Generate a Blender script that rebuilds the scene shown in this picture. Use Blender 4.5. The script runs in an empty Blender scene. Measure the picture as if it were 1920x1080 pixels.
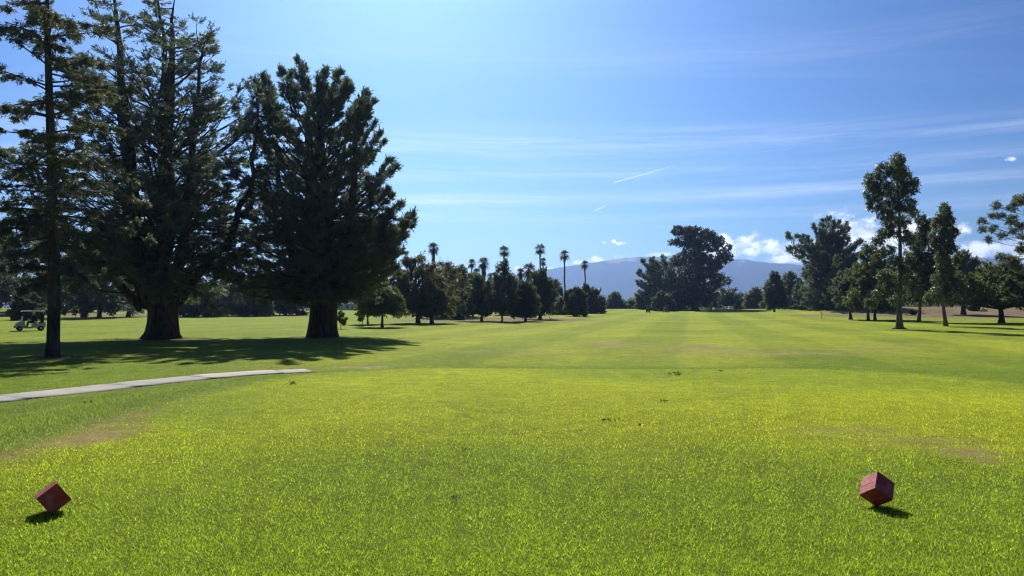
import bpy, bmesh, math
import numpy as np
from mathutils import Vector, Matrix

# ------------------------------------------------------------------ camera, sky, sun, exposure
S = bpy.context.scene
COL = S.collection
F = 1450.0            # focal length in pixels of the 1920 px wide photograph
HY = 575.0            # eye-level line in the photograph
EYE = 1.6
SUN_EL, SUN_AZ = 38.0, -8.0     # degrees; azimuth from +Y, negative = left

cam_d = bpy.data.cameras.new("camera")
cam = bpy.data.objects.new("camera", cam_d)
COL.objects.link(cam)
cam.location = (0, 0, EYE)
cam.rotation_euler = (math.pi / 2, 0, 0)
cam_d.sensor_width = 36.0
cam_d.lens = 36.0 * F / 1920.0
cam_d.shift_y = (HY - 540.0) / 1920.0
cam_d.clip_end = 40000.0
cam_d.clip_start = 0.05
S.camera = cam

S.view_settings.view_transform = 'Standard'
S.view_settings.look = 'None'
S.view_settings.gamma = 1.0
S.view_settings.use_curve_mapping = False
S.view_settings.exposure = 0.72
S.cycles.max_bounces = 6
S.cycles.diffuse_bounces = 4
S.cycles.glossy_bounces = 2
S.cycles.transmission_bounces = 4
S.cycles.transparent_max_bounces = 8
S.cycles.volume_bounces = 0
S.cycles.use_denoising = True
S.cycles.filter_width = 1.15

# --- node helper
class N:
    def __init__(self, tree):
        self.t = tree
    def new(self, kind, **kw):
        n = self.t.nodes.new(kind)
        for k, v in kw.items():
            setattr(n, k, v)
        return n
    def put(self, sock, v):
        if v is None:
            return
        if isinstance(v, bpy.types.NodeSocket):
            self.t.links.new(v, sock)
        else:
            if hasattr(sock.default_value, '__len__') and not hasattr(v, '__len__'):
                v = [v] * len(sock.default_value)
            if hasattr(sock.default_value, '__len__') and len(sock.default_value) == 4 and len(v) == 3:
                v = (*v, 1)
            sock.default_value = v
    def m(self, op, a, b=None, c=None, clamp=False):
        n = self.new('ShaderNodeMath', operation=op, use_clamp=clamp)
        for i, v in enumerate((a, b, c)):
            self.put(n.inputs[i], v)
        return n.outputs[0]
    def vm(self, op, a, b=None):
        n = self.new('ShaderNodeVectorMath', operation=op)
        self.put(n.inputs[0], a); self.put(n.inputs[1], b)
        return n.outputs[0]
    def mix(self, f, a, b, blend='MIX'):
        n = self.new('ShaderNodeMix', data_type='RGBA', blend_type=blend)
        self.put(n.inputs[0], f); self.put(n.inputs[6], a); self.put(n.inputs[7], b)
        return n.outputs[2]
    def noise(self, vec, scale, detail=4, rough=0.55, dist=0.0, out=0):
        n = self.new('ShaderNodeTexNoise')
        self.put(n.inputs['Vector'], vec)
        n.inputs['Scale'].default_value = scale
        n.inputs['Detail'].default_value = detail
        n.inputs['Roughness'].default_value = rough
        n.inputs['Distortion'].default_value = dist
        return n.outputs[out]
    def ramp(self, v, a, b, lo=0.0, hi=1.0):
        n = self.new('ShaderNodeMapRange', interpolation_type='SMOOTHSTEP')
        self.put(n.inputs[0], v); self.put(n.inputs[1], a); self.put(n.inputs[2], b)
        self.put(n.inputs[3], lo); self.put(n.inputs[4], hi)
        return n.outputs[0]
    def xyz(self, x, y, z):
        n = self.new('ShaderNodeCombineXYZ')
        for i, v in enumerate((x, y, z)):
            self.put(n.inputs[i], v)
        return n.outputs[0]

# --- sky with thin cirrus, low cumulus and two contrails
def px_dir(px, py):
    a = math.atan((px - 960) / F)
    return a, math.atan((HY - py) / F * math.cos(a))

W = bpy.data.worlds.new("World"); S.world = W; W.use_nodes = True
W.node_tree.nodes.clear()
n = N(W.node_tree)
sky = n.new('ShaderNodeTexSky', sky_type='NISHITA', sun_disc=False)
sky.sun_elevation = math.radians(SUN_EL)
sky.sun_rotation = math.radians(SUN_AZ)
sky.altitude = 20; sky.air_density = 1.0; sky.dust_density = 1.25; sky.ozone_density = 3.0
tc = n.new('ShaderNodeTexCoord')
sep = n.new('ShaderNodeSeparateXYZ'); n.put(sep.inputs[0], tc.outputs['Generated'])
dx, dy, dz = sep.outputs
az = n.m('ARCTAN2', dx, dy)
el = n.m('ARCSINE', dz)
# cirrus: sheet far overhead, long streaks running across the view
h = n.m('MAXIMUM', dz, 0.03)
cu, cv = n.m('DIVIDE', dx, h), n.m('DIVIDE', dy, h)
st = n.noise(n.xyz(n.m('MULTIPLY', cu, 0.16), n.m('ADD', n.m('MULTIPLY', cv, 1.0), n.m('MULTIPLY', cu, 0.03)), 2.0), 1.5, 6, 0.62, 0.35)
br = n.noise(n.xyz(n.m('MULTIPLY', cu, 0.18), n.m('MULTIPLY', cv, 0.3), 7.0), 1.0, 3, 0.5, 0.3)
cir = n.m('MULTIPLY', n.ramp(st, 0.47, 0.75), n.ramp(br, 0.38, 0.66))
cir = n.m('MULTIPLY', cir, n.ramp(el, math.radians(3), math.radians(8)))
# long bands at two heights above the horizon, all round
def band(e0, wid, sc, amp, seed, az0=None, aw=None):
    wob = n.noise(n.xyz(n.m('MULTIPLY', az, sc), n.m('MULTIPLY', el, 3.0), seed), 1.0, 3, 0.5)
    e = n.m('SUBTRACT', el, n.m('ADD', math.radians(e0), n.m('MULTIPLY', n.m('SUBTRACT', wob, 0.5), 0.014)))
    g = n.m('DIVIDE', e, math.radians(wid))
    g = n.m('EXPONENT', n.m('MULTIPLY', n.m('MULTIPLY', g, g), -1.0))
    tx = n.noise(n.xyz(n.m('MULTIPLY', az, 3.0), n.m('MULTIPLY', el, 60.0), seed + 3), 1.0, 7, 0.7, 0.5)
    g = n.m('MULTIPLY', g, n.ramp(tx, 0.34, 0.74))
    if az0 is not None:
        q = n.m('DIVIDE', n.m('SUBTRACT', az, math.radians(az0)), math.radians(aw))
        g = n.m('MULTIPLY', g, n.m('EXPONENT', n.m('MULTIPLY', n.m('MULTIPLY', q, q), -1.0)))
    return n.m('MULTIPLY', g, amp)
cb = band(12.2, 0.50, 2.0, 0.80, 1.3, 4, 17)
for args in ((11.3, 0.6, 2.6, 0.40, 5.1), (9.6, 0.6, 2.2, 0.38, 9.7), (8.0, 0.40, 2.4, 0.45, 13.2), (6.8, 0.6, 1.7, 0.35, 17.9), (7.7, 0.26, 2.0, 0.95, 21.5, -3.5, 7), (8.2, .35, 2.0, .55, 25.5, 26, 12), (17.5, .9, 2.0, .12, 31.5)):
    cb = n.m('ADD', cb, band(*args))
thin = n.m('MINIMUM', n.m('ADD', n.m('MULTIPLY', cir, 0.13), n.m('MULTIPLY', cb, 0.62)), 0.62)
# contrails
def trail(p, q, wid, amp):
    (a0, e0), (a1, e1) = px_dir(*p), px_dir(*q)
    L = math.hypot(a1 - a0, e1 - e0); ux, uy = (a1 - a0) / L, (e1 - e0) / L
    da, de = n.m('SUBTRACT', az, a0), n.m('SUBTRACT', el, e0)
    s = n.m('ADD', n.m('MULTIPLY', da, ux), n.m('MULTIPLY', de, uy))
    d = n.m('ADD', n.m('MULTIPLY', da, -uy), n.m('MULTIPLY', de, ux))
    d = n.m('DIVIDE', d, n.m('ADD', wid, n.m('MULTIPLY', n.m('MAXIMUM', s, 0.0), 0.006)))
    g = n.m('EXPONENT', n.m('MULTIPLY', n.m('MULTIPLY', d, d), -1.0))
    g = n.m('MULTIPLY', g, n.ramp(s, 0.0, 0.004)); g = n.m('MULTIPLY', g, n.ramp(s, L * 0.35, L, 1.0, 0.0))
    return n.m('MULTIPLY', g, amp)
thin = n.m('MAXIMUM', thin, trail((1148, 343), (1290, 303), 0.0009, 0.5))
thin = n.m('MAXIMUM', thin, trail((1113, 397), (1150, 377), 0.0009, 0.45))
# cumulus heaped low over the hills
blobs = [(1390, 462, 48, 22), (1360, 452, 22, 14), (1450, 468, 45, 13), (1418, 440, 17, 10), (1480, 485, 60, 10), (1600, 440, 62, 36), (1560, 462, 42, 22),
         (1680, 445, 60, 30), (1730, 440, 60, 26), (1800, 432, 22, 12), (1850, 468, 75, 20), (1920, 470, 50, 20), (1760, 474, 70, 14), (1893, 297, 13, 5), (1888, 299, 6, 3),
         (1163, 456, 11, 4), (1152, 453, 5, 4), (1132, 454, 7, 3), (1120, 488, 26, 7), (1160, 481, 16, 6), (1095, 492, 18, 5), (1230, 478, 22, 5), (1330, 478, 30, 9), (1045, 505, 26, 5), (985, 506, 22, 9), (2010, 455, 90, 26),
         (2180, 462, 80, 20), (-120, 470, 90, 22), (300, 490, 70, 14), (-400, 455, 120, 26)]
warp = n.noise(n.xyz(n.m('MULTIPLY', az, 1.0), n.m('MULTIPLY', el, 1.3), 0.0), 44.0, 8, 0.62, 0.0)
fld = None
for (bx, by, rx, ry) in blobs:
    a0, e0 = px_dir(bx, by)
    k = math.cos(a0)
    qa = n.m('DIVIDE', n.m('SUBTRACT', az, a0), rx / F * k * k + 1e-4)
    qe = n.m('DIVIDE', n.m('SUBTRACT', el, e0), ry / F * k + 1e-4)
    r2 = n.m('ADD', n.m('MULTIPLY', qa, qa), n.m('MULTIPLY', qe, qe))
    g = n.m('MULTIPLY', n.m('EXPONENT', n.m('MULTIPLY', r2, -0.8)), .78 if rx < 20 else 1.0)
    fld = g if fld is None else n.m('MAXIMUM', fld, g)
# the same kind of low cumulus goes on round the rest of the horizon
back = n.m('MULTIPLY', n.ramp(n.m('ABSOLUTE', az), 0.75, 0.95),
           n.m('MULTIPLY', n.ramp(n.noise(n.xyz(n.m('MULTIPLY', az, 3.0), n.m('MULTIPLY', el, 9.0), 4.0), 1.6, 3), 0.52, 0.7),
               n.m('MULTIPLY', n.ramp(el, 0.03, 0.06), n.ramp(el, 0.09, 0.13, 1.0, 0.0))))
fld = n.m('MAXIMUM', fld, back)
cum = n.ramp(n.m('ADD', fld, n.m('MULTIPLY', n.m('SUBTRACT', warp, 0.5), 2.3)), 0.30, 0.95)
cum = n.m('MULTIPLY', cum, n.ramp(fld, 0.06, 0.3))
warp2 = n.noise(n.xyz(n.m('ADD', az, 0.012), n.m('MULTIPLY', n.m('ADD', el, -0.010), 1.3), 0.0), 44.0, 8, 0.62)
shade = n.ramp(n.m('SUBTRACT', warp, warp2), -0.12, 0.14)
cumcol = n.mix(shade, (6.6, 7.2, 8.0), (11.5, 11.5, 11.5))
gm = n.new('ShaderNodeGamma'); n.put(gm.inputs[0], n.mix(1.0, sky.outputs[0], (.105, .125, .135), 'MULTIPLY')); gm.inputs[1].default_value = 1.6
grade = n.mix(1.0, gm.outputs[0], (2.25, 3.0, 4.0), 'MULTIPLY')
skc = n.mix(thin, grade, (8.2, 8.5, 8.9))
skc = n.mix(n.m('MULTIPLY', cum, 0.93), skc, cumcol)
bg = n.new('ShaderNodeBackground'); n.put(bg.inputs[0], skc); bg.inputs[1].default_value = 0.085
wo = n.new('ShaderNodeOutputWorld'); n.put(wo.inputs[0], bg.outputs[0])

sun_d = bpy.data.lights.new("sun", 'SUN'); sun = bpy.data.objects.new("sun", sun_d); COL.objects.link(sun)
sun_d.energy = 4.4; sun_d.angle = math.radians(0.53); sun_d.color = (1.0, 0.95, 0.86)
se, sa = math.radians(SUN_EL), math.radians(SUN_AZ)
sdir = Vector((math.sin(sa) * math.cos(se), math.cos(sa) * math.cos(se), math.sin(se)))
sun.rotation_euler = (-sdir).to_track_quat('-Z', 'Y').to_euler()
sun.location = sdir * 100

# ------------------------------------------------------------------ helpers
def tag(o, label=None, cat=None, group=None, kind=None):
    if label: o['label'] = label
    if cat: o['category'] = cat
    if group: o['group'] = group
    if kind: o['kind'] = kind
    return o

def empty(name, loc, rz=0.0):
    o = bpy.data.objects.new(name, None); COL.objects.link(o)
    o.location = loc; o.rotation_euler = (0, 0, rz); o.empty_display_size = 0.3
    return o

def nrm(v):
    return v / np.maximum(np.linalg.norm(v, axis=-1, keepdims=True), 1e-9)

class Geo:
    """collects triangles / quads and links them as ONE mesh object"""
    def __init__(self):
        self.v, self.f, self.t, self.k = [], [], [], 0
    def add(self, verts, faces, tint=0.5):
        verts = np.asarray(verts, dtype=np.float32).reshape(-1, 3)
        faces = np.asarray(faces, dtype=np.int64)
        self.v.append(verts); self.f.append(faces + self.k); self.k += len(verts)
        self.t.append(np.broadcast_to(np.asarray(tint, dtype=np.float32), (len(faces),)))
    def mesh(self, name, smooth=False):
        V = np.concatenate(self.v).astype(np.float32)
        me = bpy.data.meshes.new(name)
        me.vertices.add(len(V)); me.vertices.foreach_set('co', V.ravel())
        sizes = np.concatenate([np.full(len(f), f.shape[1]) for f in self.f])
        loops = np.concatenate([f.ravel() for f in self.f]).astype(np.int32)
        me.loops.add(len(loops)); me.loops.foreach_set('vertex_index', loops)
        me.polygons.add(len(sizes))
        me.polygons.foreach_set('loop_start', (np.cumsum(sizes) - sizes).astype(np.int32))
        if smooth:
            me.polygons.foreach_set('use_smooth', np.ones(len(sizes), dtype=bool))
        a = me.attributes.new('tint', 'FLOAT', 'FACE')
        a.data.foreach_set('value', np.concatenate(self.t).astype(np.float32))
        me.update(calc_edges=True)
        return me
    def build(self, name, mat, parent=None, smooth=False):
        me = self.mesh(name, smooth)
        me.materials.append(mat)
        o = bpy.data.objects.new(name, me); COL.objects.link(o)
        if parent is not None: o.parent = parent
        return o
    def tube(self, P, R, sides=8, flute=None, tint=0.5, cap=False):
        P = np.asarray(P, dtype=float); R = np.asarray(R, dtype=float); k = len(P)
        T = nrm(np.gradient(P, axis=0))
        ref = np.array([1.0, 0.13, 0.07]) if abs(T[0][0]) < 0.8 else np.array([0.05, 1.0, 0.1])
        A = nrm(np.cross(T, ref)); B = np.cross(T, A)
        th = np.linspace(0, 2 * np.pi, sides, endpoint=False)
        rr = R[:, None] * np.ones(sides)[None]
        if flute is not None: rr = rr * flute(th, np.linspace(0, 1, k))
        V = P[:, None] + rr[..., None] * (np.cos(th)[None, :, None] * A[:, None] + np.sin(th)[None, :, None] * B[:, None])
        i, j = np.meshgrid(np.arange(k - 1), np.arange(sides), indexing='ij'); j2 = (j + 1) % sides
        f = np.stack([i * sides + j, i * sides + j2, (i + 1) * sides + j2, (i + 1) * sides + j], -1).reshape(-1, 4)
        self.add(V, f, tint)
        if cap:
            for ring, s in ((0, -1), (k - 1, 1)):
                c = P[ring]
                idx = np.arange(sides)
                tri = np.stack([idx, (idx + 1) % sides, np.full(sides, sides)], -1)
                self.add(np.vstack([V[ring], c]), tri if s > 0 else tri[:, ::-1], tint)
    def sticks(self, A, B, ra, rb, tint=0.5):
        A, B = np.asarray(A), np.asarray(B); m = len(A)
        if m == 0: return
        T = nrm(B - A); s = nrm(np.cross(T, np.array([0.31, 0.2, 0.93]))); u = np.cross(T, s)
        ra = np.broadcast_to(ra, (m,))[:, None]; rb = np.broadcast_to(rb, (m,))[:, None]
        V = []
        for th in (0, 2.0944, 4.18879):
            d = math.cos(th) * s + math.sin(th) * u
            V += [A + d * ra, B + d * rb]
        V = np.stack(V, 1)
        base = np.arange(m)[:, None] * 6
        f = np.concatenate([base + np.array([[0, 2, 3, 1]]), base + np.array([[2, 4, 5, 3]]), base + np.array([[4, 0, 1, 5]])])
        self.add(V, f, tint)
    def leaves(self, rng, P, D, L, Wd, tint, shape='tri'):
        m = len(P); D = nrm(D)
        sd = nrm(np.cross(D, rng.normal(size=(m, 3))))
        L = np.broadcast_to(L, (m,))[:, None]; Wd = np.broadcast_to(Wd, (m,))[:, None]
        if shape == 'tri':
            V = np.stack([P - sd * Wd * .5, P + sd * Wd * .5, P + D * L], 1)
            f = np.arange(m)[:, None] * 3 + np.array([[0, 1, 2]])
        else:
            up = np.cross(D, sd)
            mid = P + D * L * .45 + up * L * .08
            V = np.stack([P, mid - sd * Wd * .5, P + D * L, mid + sd * Wd * .5], 1)
            f = np.arange(m)[:, None] * 4 + np.array([[0, 1, 2, 3]])
        self.add(V, f, tint)

# smooth value noise for heights and colour patches
_rn = np.random.default_rng(5).random((256, 256))
def vnoise(x, y, s):
    x = np.asarray(x, float) / s + 511.3; y = np.asarray(y, float) / s + 307.7
    xi, yi = np.floor(x).astype(int), np.floor(y).astype(int)
    fx, fy = x - xi, y - yi
    fx, fy = fx * fx * (3 - 2 * fx), fy * fy * (3 - 2 * fy)
    g = lambda a, b: _rn[a % 256, b % 256]
    return (g(xi, yi) * (1 - fx) + g(xi + 1, yi) * fx) * (1 - fy) + (g(xi, yi + 1) * (1 - fx) + g(xi + 1, yi + 1) * fx) * fy
def fbm(x, y, s, o=4):
    r, a, t = 0.0, 1.0, 0.0
    for i in range(o):
        r = r + a * vnoise(x + 37.1 * i, y - 11.3 * i, s); t += a; a *= .5; s *= .5
    return r / t
def sst(a, b, x):
    t = np.clip((np.asarray(x, float) - a) / (b - a), 0, 1)
    return t * t * (3 - 2 * t)

# ------------------------------------------------------------------ the lie of the land
def tee_sd(x, y):
    """signed distance to the raised tee: negative on the tee"""
    wob = (fbm(x, y, 6.0, 2) - .5) * 1.0
    cx, cy, hx, hy, r = 2.4, -2.0, 7.9, 22.0, 4.0
    qx, qy = np.abs(x - cx) - (hx - r), np.abs(y - cy) - (hy - r)
    return np.hypot(np.maximum(qx, 0), np.maximum(qy, 0)) + np.minimum(np.maximum(qx, qy), 0) - r + wob * .5
def bump(x, y, cx, cy, sx, sy, a):
    return a * np.exp(-((x - cx) / sx) ** 2 - ((y - cy) / sy) ** 2)
def ground_z(x, y):
    x = np.asarray(x, float); y = np.asarray(y, float)
    base = -0.6 + 0.66 * sst(55, 270, y) + (fbm(x, y, 30, 2) - .5) * .16 * sst(30, 60, np.hypot(x, y))
    base = base + bump(x, y, 34, 262, 16, 14, .75) + bump(x, y, 78, 240, 20, 16, .85) + bump(x, y, 5, 215, 12, 14, .3) + bump(x, y, 56, 268, 14, 12, .5)
    base = base + bump(x, y, 112, 176, 40, 22, 1.9) + bump(x, y, 80, 168, 12, 12, .6) + bump(x, y, -115, 176, 22, 18, 1.5) + bump(x, y, -8, 150, 18, 20, .35)
    base = base + bump(x, y, 170, 190, 60, 30, 1.6) + bump(x, y, -60, 190, 40, 18, .5)
    t = sst(-.3, 5.5, tee_sd(x, y))
    return 0.0 * (1 - t) + base * t + (fbm(x, y, 2.2, 2) - .5) * .035
def gz(x, y):
    return float(ground_z(np.array([x]), np.array([y]))[0])
def gx(px, d):
    return (px - 960) / F * d
def on_ground(px, py):
    """where the line of sight through a photo pixel meets the land"""
    dd = np.exp(np.linspace(math.log(3), math.log(400), 6000))
    z = ground_z((px - 960) / F * dd, dd)
    ray = EYE - (py - HY) / F * dd
    i = int(np.argmax(z >= ray))
    return (px - 960) / F * dd[i], dd[i], float(z[i])

PATH = np.array([(-24, 6.0), (-19.5, 8.2), (-15.6, 12.2), (-12.9, 17.2), (-11.1, 21.0), (-9.7, 23.9), (-8.3, 25.7), (-6.9, 26.5)], float)
def path_curve(m=120):
    t = np.linspace(0, len(PATH) - 1, len(PATH)); tt = np.linspace(0, len(PATH) - 1, m)
    out = []
    P = np.vstack([2 * PATH[0] - PATH[1], PATH, 2 * PATH[-1] - PATH[-2]])
    for s in tt:
        i = min(int(s), len(PATH) - 2); f = s - i
        p0, p1, p2, p3 = P[i], P[i + 1], P[i + 2], P[i + 3]
        out.append(.5 * ((2 * p1) + (-p0 + p2) * f + (2 * p0 - 5 * p1 + 4 * p2 - p3) * f * f + (-p0 + 3 * p1 - 3 * p2 + p3) * f ** 3))
    return np.array(out)
PC = path_curve()
PATH_W = 0.76
def path_dist(x, y):
    x = np.asarray(x, float); y = np.asarray(y, float)
    d = np.full(x.shape, 1e9)
    for p in PC[::2]:
        d = np.minimum(d, (x - p[0]) ** 2 + (y - p[1]) ** 2)
    return np.sqrt(d)

MOW = math.atan(330 / F)      # the mowing lines run towards the tall eucalyptus
def land_colour(x, y):
    """real surface colours of turf, dry turf and soil (no light or shade in them)"""
    x = np.asarray(x, float); y = np.asarray(y, float); d = np.hypot(x, y)
    sd = tee_sd(x, y)
    n1, n2, n3 = fbm(x, y, 9, 4), fbm(x + 50, y, 2.2, 4), fbm(x - 90, y + 30, 40, 3)
    tee = np.array([.220, .295, .032]); tee2 = np.array([.345, .395, .026]); rough = np.array([.160, .215, .040])
    c = np.empty(x.shape + (3,))
    # fairway: alternate mowing passes, seen along and across
    u = x * math.cos(MOW) - y * math.sin(MOW); v = x * math.sin(MOW) + y * math.cos(MOW)
    u = u + (fbm(x, y, 25, 2) - .5) * 1.0
    s1 = sst(-.18, .18, np.sin(u * math.pi / 3.9)); s2 = sst(-.6, .6, np.sin(v * math.pi / 11.0 + 3 * fbm(x, y, 20, 2)))
    fa, fb = np.array([.165, .225, .024]), np.array([.315, .355, .030])
    k = np.clip(.24 + .32 * s1 + .18 * s2 + .9 * (n1 - .5), 0, 1)[..., None]
    fair = fa * (1 - k) + fb * k
    k = np.clip((fbm(x * .35, y, 5, 4) - .52) * 4, 0, 1)[..., None] * .55
    rgh = np.array([.165, .230, .024]) * (1 - k) + np.array([.26, .275, .045]) * k
    # fairway bounds
    fw = sst(-12, -6, x - .02 * y) * (1 - sst(36, 52, x - .12 * y)) * sst(26, 31, y)
    fw = np.clip(fw + .45 * sst(40, 60, y), 0, 1)[..., None]
    c = rgh * (1 - fw) + fair * fw
    # dry, worn turf
    dry = np.zeros(x.shape)
    for (px, py, rx, ry, a) in ((1310, 652, 60, 5, .8), (1140, 646, 40, 4, .8), (1450, 660, 160, 4, .55), (1660, 650, 60, 3, .7), (1250, 668, 90, 3, .35), (1000, 660, 80, 5, .3)):
        cx, cy, _ = on_ground(px, py)
        sx = rx / F * cy; sy = ry / F * cy * cy / 2.2
        q = np.exp(-((x - cx) / sx) ** 2 - ((y - cy) / sy) ** 2)
        dry = np.maximum(dry, a * np.clip(q * 1.3 + (n2 - .5) * 1.6 * (q > .05), 0, 1))
    dry = dry[..., None]; c = c * (1 - dry) + np.array([.30, .25, .095]) * dry
    # banks of bare, dry ground
    bank = np.clip(np.exp(-((x - 112) / 52) ** 4 - ((y - 156) / 27) ** 4) * 1.5 + (n1 - .5) * .8 - .25, 0, 1) * sst(64, 74, x)
    bank = np.maximum(bank, np.clip(np.exp(-((x + 3) / 16) ** 4 - ((y - 121) / 13) ** 4) * 1.5 + (n1 - .5) * .9 - .25, 0, 1))
    bank = np.maximum(bank, np.clip(np.exp(-((x + 75) / 45) ** 4 - ((y - 158) / 12) ** 4) * 1.4 + (n1 - .5) * .9 - .3, 0, 1) * .9)
    bank = np.maximum(bank, np.clip(np.exp(-((x - 66) / 14) ** 4 - ((y - 150) / 9) ** 4) * 1.3 + (n1 - .5) * .9 - .3, 0, 1) * .8)
    bank = bank[..., None]
    bc = np.array([.20, .15, .095]) * (.75 + .5 * n2[..., None])
    c = c * (1 - bank) + bc * bank
    # surrounds of the tee, then the tee itself
    t = (1 - sst(4.0, 7.5, sd))[..., None]
    c = c * (1 - t) + rough * (.85 + .3 * n2[..., None]) * t
    k = np.clip((n1 - .45) * 3.6 + (n2 - .5) * 1.2, 0, 1)[..., None]
    tc_ = tee * (1 - k) + tee2 * k
    far = sst(10, 19, y)[..., None]
    tc_ = tc_ * (1 - .35 * far) + tee2 * .35 * far
    t = (1 - sst(-.5, .5, sd + (n2 - .5) * .8))[..., None]
    c = c * (1 - t) + tc_ * t
    # worn strip along the left edge of the tee, scuffed turf on the right
    w = 1.25 * np.exp(-((sd + .15 + (n2 - .5) * 1.5) / .32) ** 2) * sst(14.5, 9.0, y) * (x < 0)
    w = np.clip(w * (.15 + 1.9 * (fbm(x, y, 1.1, 3) - .3)), 0, 1)
    for (px, py, rx, ry, a) in ((1815, 848, 60, 9, .8), (1720, 828, 140, 12, .45), (1600, 806, 110, 10, .4), (1850, 866, 24, 5, .9), (170, 800, 40, 8, .7)):
        cx, cy, _ = on_ground(px, py)
        q = np.exp(-((x - cx) / (rx / F * cy)) ** 2 - ((y - cy) / (ry / F * cy * cy / 1.6)) ** 2)
        w = np.maximum(w, a * np.clip(q * (2.4 * fbm(x * 1.0, y, .8, 3) - .35), 0, 1))
    w = w[..., None]; c = c * (1 - w) + np.array([.30, .225, .10]) * w
    # bare ground beside the end of the path
    q = np.exp(-((x + 5.2) / 1.9) ** 2 - ((y - 28.2) / 1.3) ** 2) * (x > -7.4)
    q = np.clip(q * 2.2 * fbm(x * .6, y, .9, 3) - .8, 0, 1)[..., None] * .7
    c = c * (1 - q) + np.array([.34, .31, .26]) * q
    # dead needles and bare soil round the feet of the near trees
    for (px, dd, rr) in ((97, 33.6, 1.6), (303, 53, 3.6), (605, 56, 3.2)):
        dd_ = np.hypot(x - gx(px, dd), y - dd) + (n2 - .5) * 1.6
        nl = (1 - sst(rr * .45, rr, dd_))[..., None] * .75
        c = c * (1 - nl) + np.array([.10, .078, .045]) * (.7 + .6 * n2[..., None]) * nl
    # beyond the course
    far = sst(300, 420, d)[..., None]
    c = c * (1 - far) + np.array([.10, .105, .05]) * (.7 + .6 * n3[..., None]) * far
    return np.clip(c, .004, 1), np.maximum(w[..., 0], q[..., 0])

# ------------------------------------------------------------------ materials
MATS = {}
def base_mat(name):
    m = bpy.data.materials.new(name); m.use_nodes = True
    m.node_tree.nodes.clear(); MATS[name] = m
    k = N(m.node_tree)
    k.out = k.new('ShaderNodeOutputMaterial')
    return m, k
def leaf_mat(name, dark, light, trans=0.35, rough=0.55, spec=0.25, tcol=None):
    m, k = base_mat(name)
    at = k.new('ShaderNodeAttribute', attribute_name='tint')
    geo = k.new('ShaderNodeNewGeometry')
    nz = k.noise(geo.outputs['Position'], 0.55, 3)
    f = k.m('ADD', k.m('MULTIPLY', at.outputs['Fac'], .75), k.m('MULTIPLY', k.m('SUBTRACT', nz, .35), .7), clamp=True)
    c = k.mix(f, dark, light)
    p = k.new('ShaderNodeBsdfPrincipled')
    k.put(p.inputs['Base Color'], c); p.inputs['Roughness'].default_value = rough
    p.inputs['Specular IOR Level'].default_value = spec
    t = k.new('ShaderNodeBsdfTranslucent')
    k.put(t.inputs[0], k.mix(1.0, c, tcol or (2.1, 2.2, 1.2), 'MULTIPLY'))
    mx = k.new('ShaderNodeMixShader'); mx.inputs[0].default_value = trans
    k.put(mx.inputs[1], p.outputs[0]); k.put(mx.inputs[2], t.outputs[0]); k.put(k.out.inputs[0], mx.outputs[0])
    return m
def bark_mat(name, a, b, scale=3.0):
    m, k = base_mat(name)
    tcn = k.new('ShaderNodeTexCoord')
    mp = k.new('ShaderNodeMapping'); k.put(mp.inputs[0], tcn.outputs['Object']); mp.inputs['Scale'].default_value = (1, 1, .14)
    nz = k.noise(mp.outputs[0], scale * 3, 6, .65, .4); nb = k.noise(tcn.outputs['Object'], .9, 3)
    f = k.m('ADD', k.ramp(nz, .3, .7), k.m('MULTIPLY', k.m('SUBTRACT', nb, .5), .6), clamp=True)
    p = k.new('ShaderNodeBsdfPrincipled'); k.put(p.inputs['Base Color'], k.mix(f, a, b))
    p.inputs['Roughness'].default_value = .9; p.inputs['Specular IOR Level'].default_value = .15
    bp = k.new('ShaderNodeBump'); bp.inputs['Strength'].default_value = .9; bp.inputs['Distance'].default_value = .06
    k.put(bp.inputs['Height'], nz); k.put(p.inputs['Normal'], bp.outputs[0]); k.put(k.out.inputs[0], p.outputs[0])
    return m
def plain_mat(name, col, rough=.5, spec=.4, metal=0.0, coat=0.0, var=.12, scale=6.0):
    m, k = base_mat(name)
    tcn = k.new('ShaderNodeTexCoord'); nz = k.noise(tcn.outputs['Object'], scale, 5)
    p = k.new('ShaderNodeBsdfPrincipled')
    k.put(p.inputs['Base Color'], k.mix(nz, tuple(c * (1 - var) for c in col), tuple(min(1, c * (1 + var)) for c in col)))
    k.put(p.inputs['Roughness'], k.m('ADD', rough - .06, k.m('MULTIPLY', nz, .12)))
    p.inputs['Specular IOR Level'].default_value = spec; p.inputs['Metallic'].default_value = metal; p.inputs['Coat Weight'].default_value = coat
    k.put(k.out.inputs[0], p.outputs[0])
    return m

L_cyp = leaf_mat('cypress_foliage', (.050, .066, .058), (.105, .125, .090), .36)
L_con = leaf_mat('conifer_foliage', (.052, .063, .053), (.115, .120, .085), .36)
L_oak = leaf_mat('broad_foliage', (.040, .054, .026), (.110, .125, .048), .42)
L_pep = leaf_mat('pepper_foliage', (.045, .052, .025), (.125, .118, .050), .42)
L_euc = leaf_mat('eucalyptus_foliage', (.040, .052, .034), (.100, .115, .060), .36, .42, .4)
L_palm = leaf_mat('palm_foliage', (.020, .028, .012), (.060, .066, .024), .28)
L_drk = leaf_mat('dark_foliage', (.034, .046, .032), (.080, .098, .050), .34)
L_lit = leaf_mat('young_foliage', (.05, .085, .02), (.13, .18, .04), .45)
L_dead = leaf_mat('dry_fronds', (.05, .038, .022), (.12, .09, .05), .15)
B_cyp = bark_mat('cypress_bark', (.025, .020, .016), (.10, .080, .062))
B_pine = bark_mat('pine_bark', (.030, .024, .020), (.115, .092, .074), 2.2)
B_euc = bark_mat('eucalyptus_bark', (.07, .055, .042), (.24, .20, .16), 1.2)
B_palm = bark_mat('palm_bark', (.05, .042, .035), (.17, .145, .115), 2.0)

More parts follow.
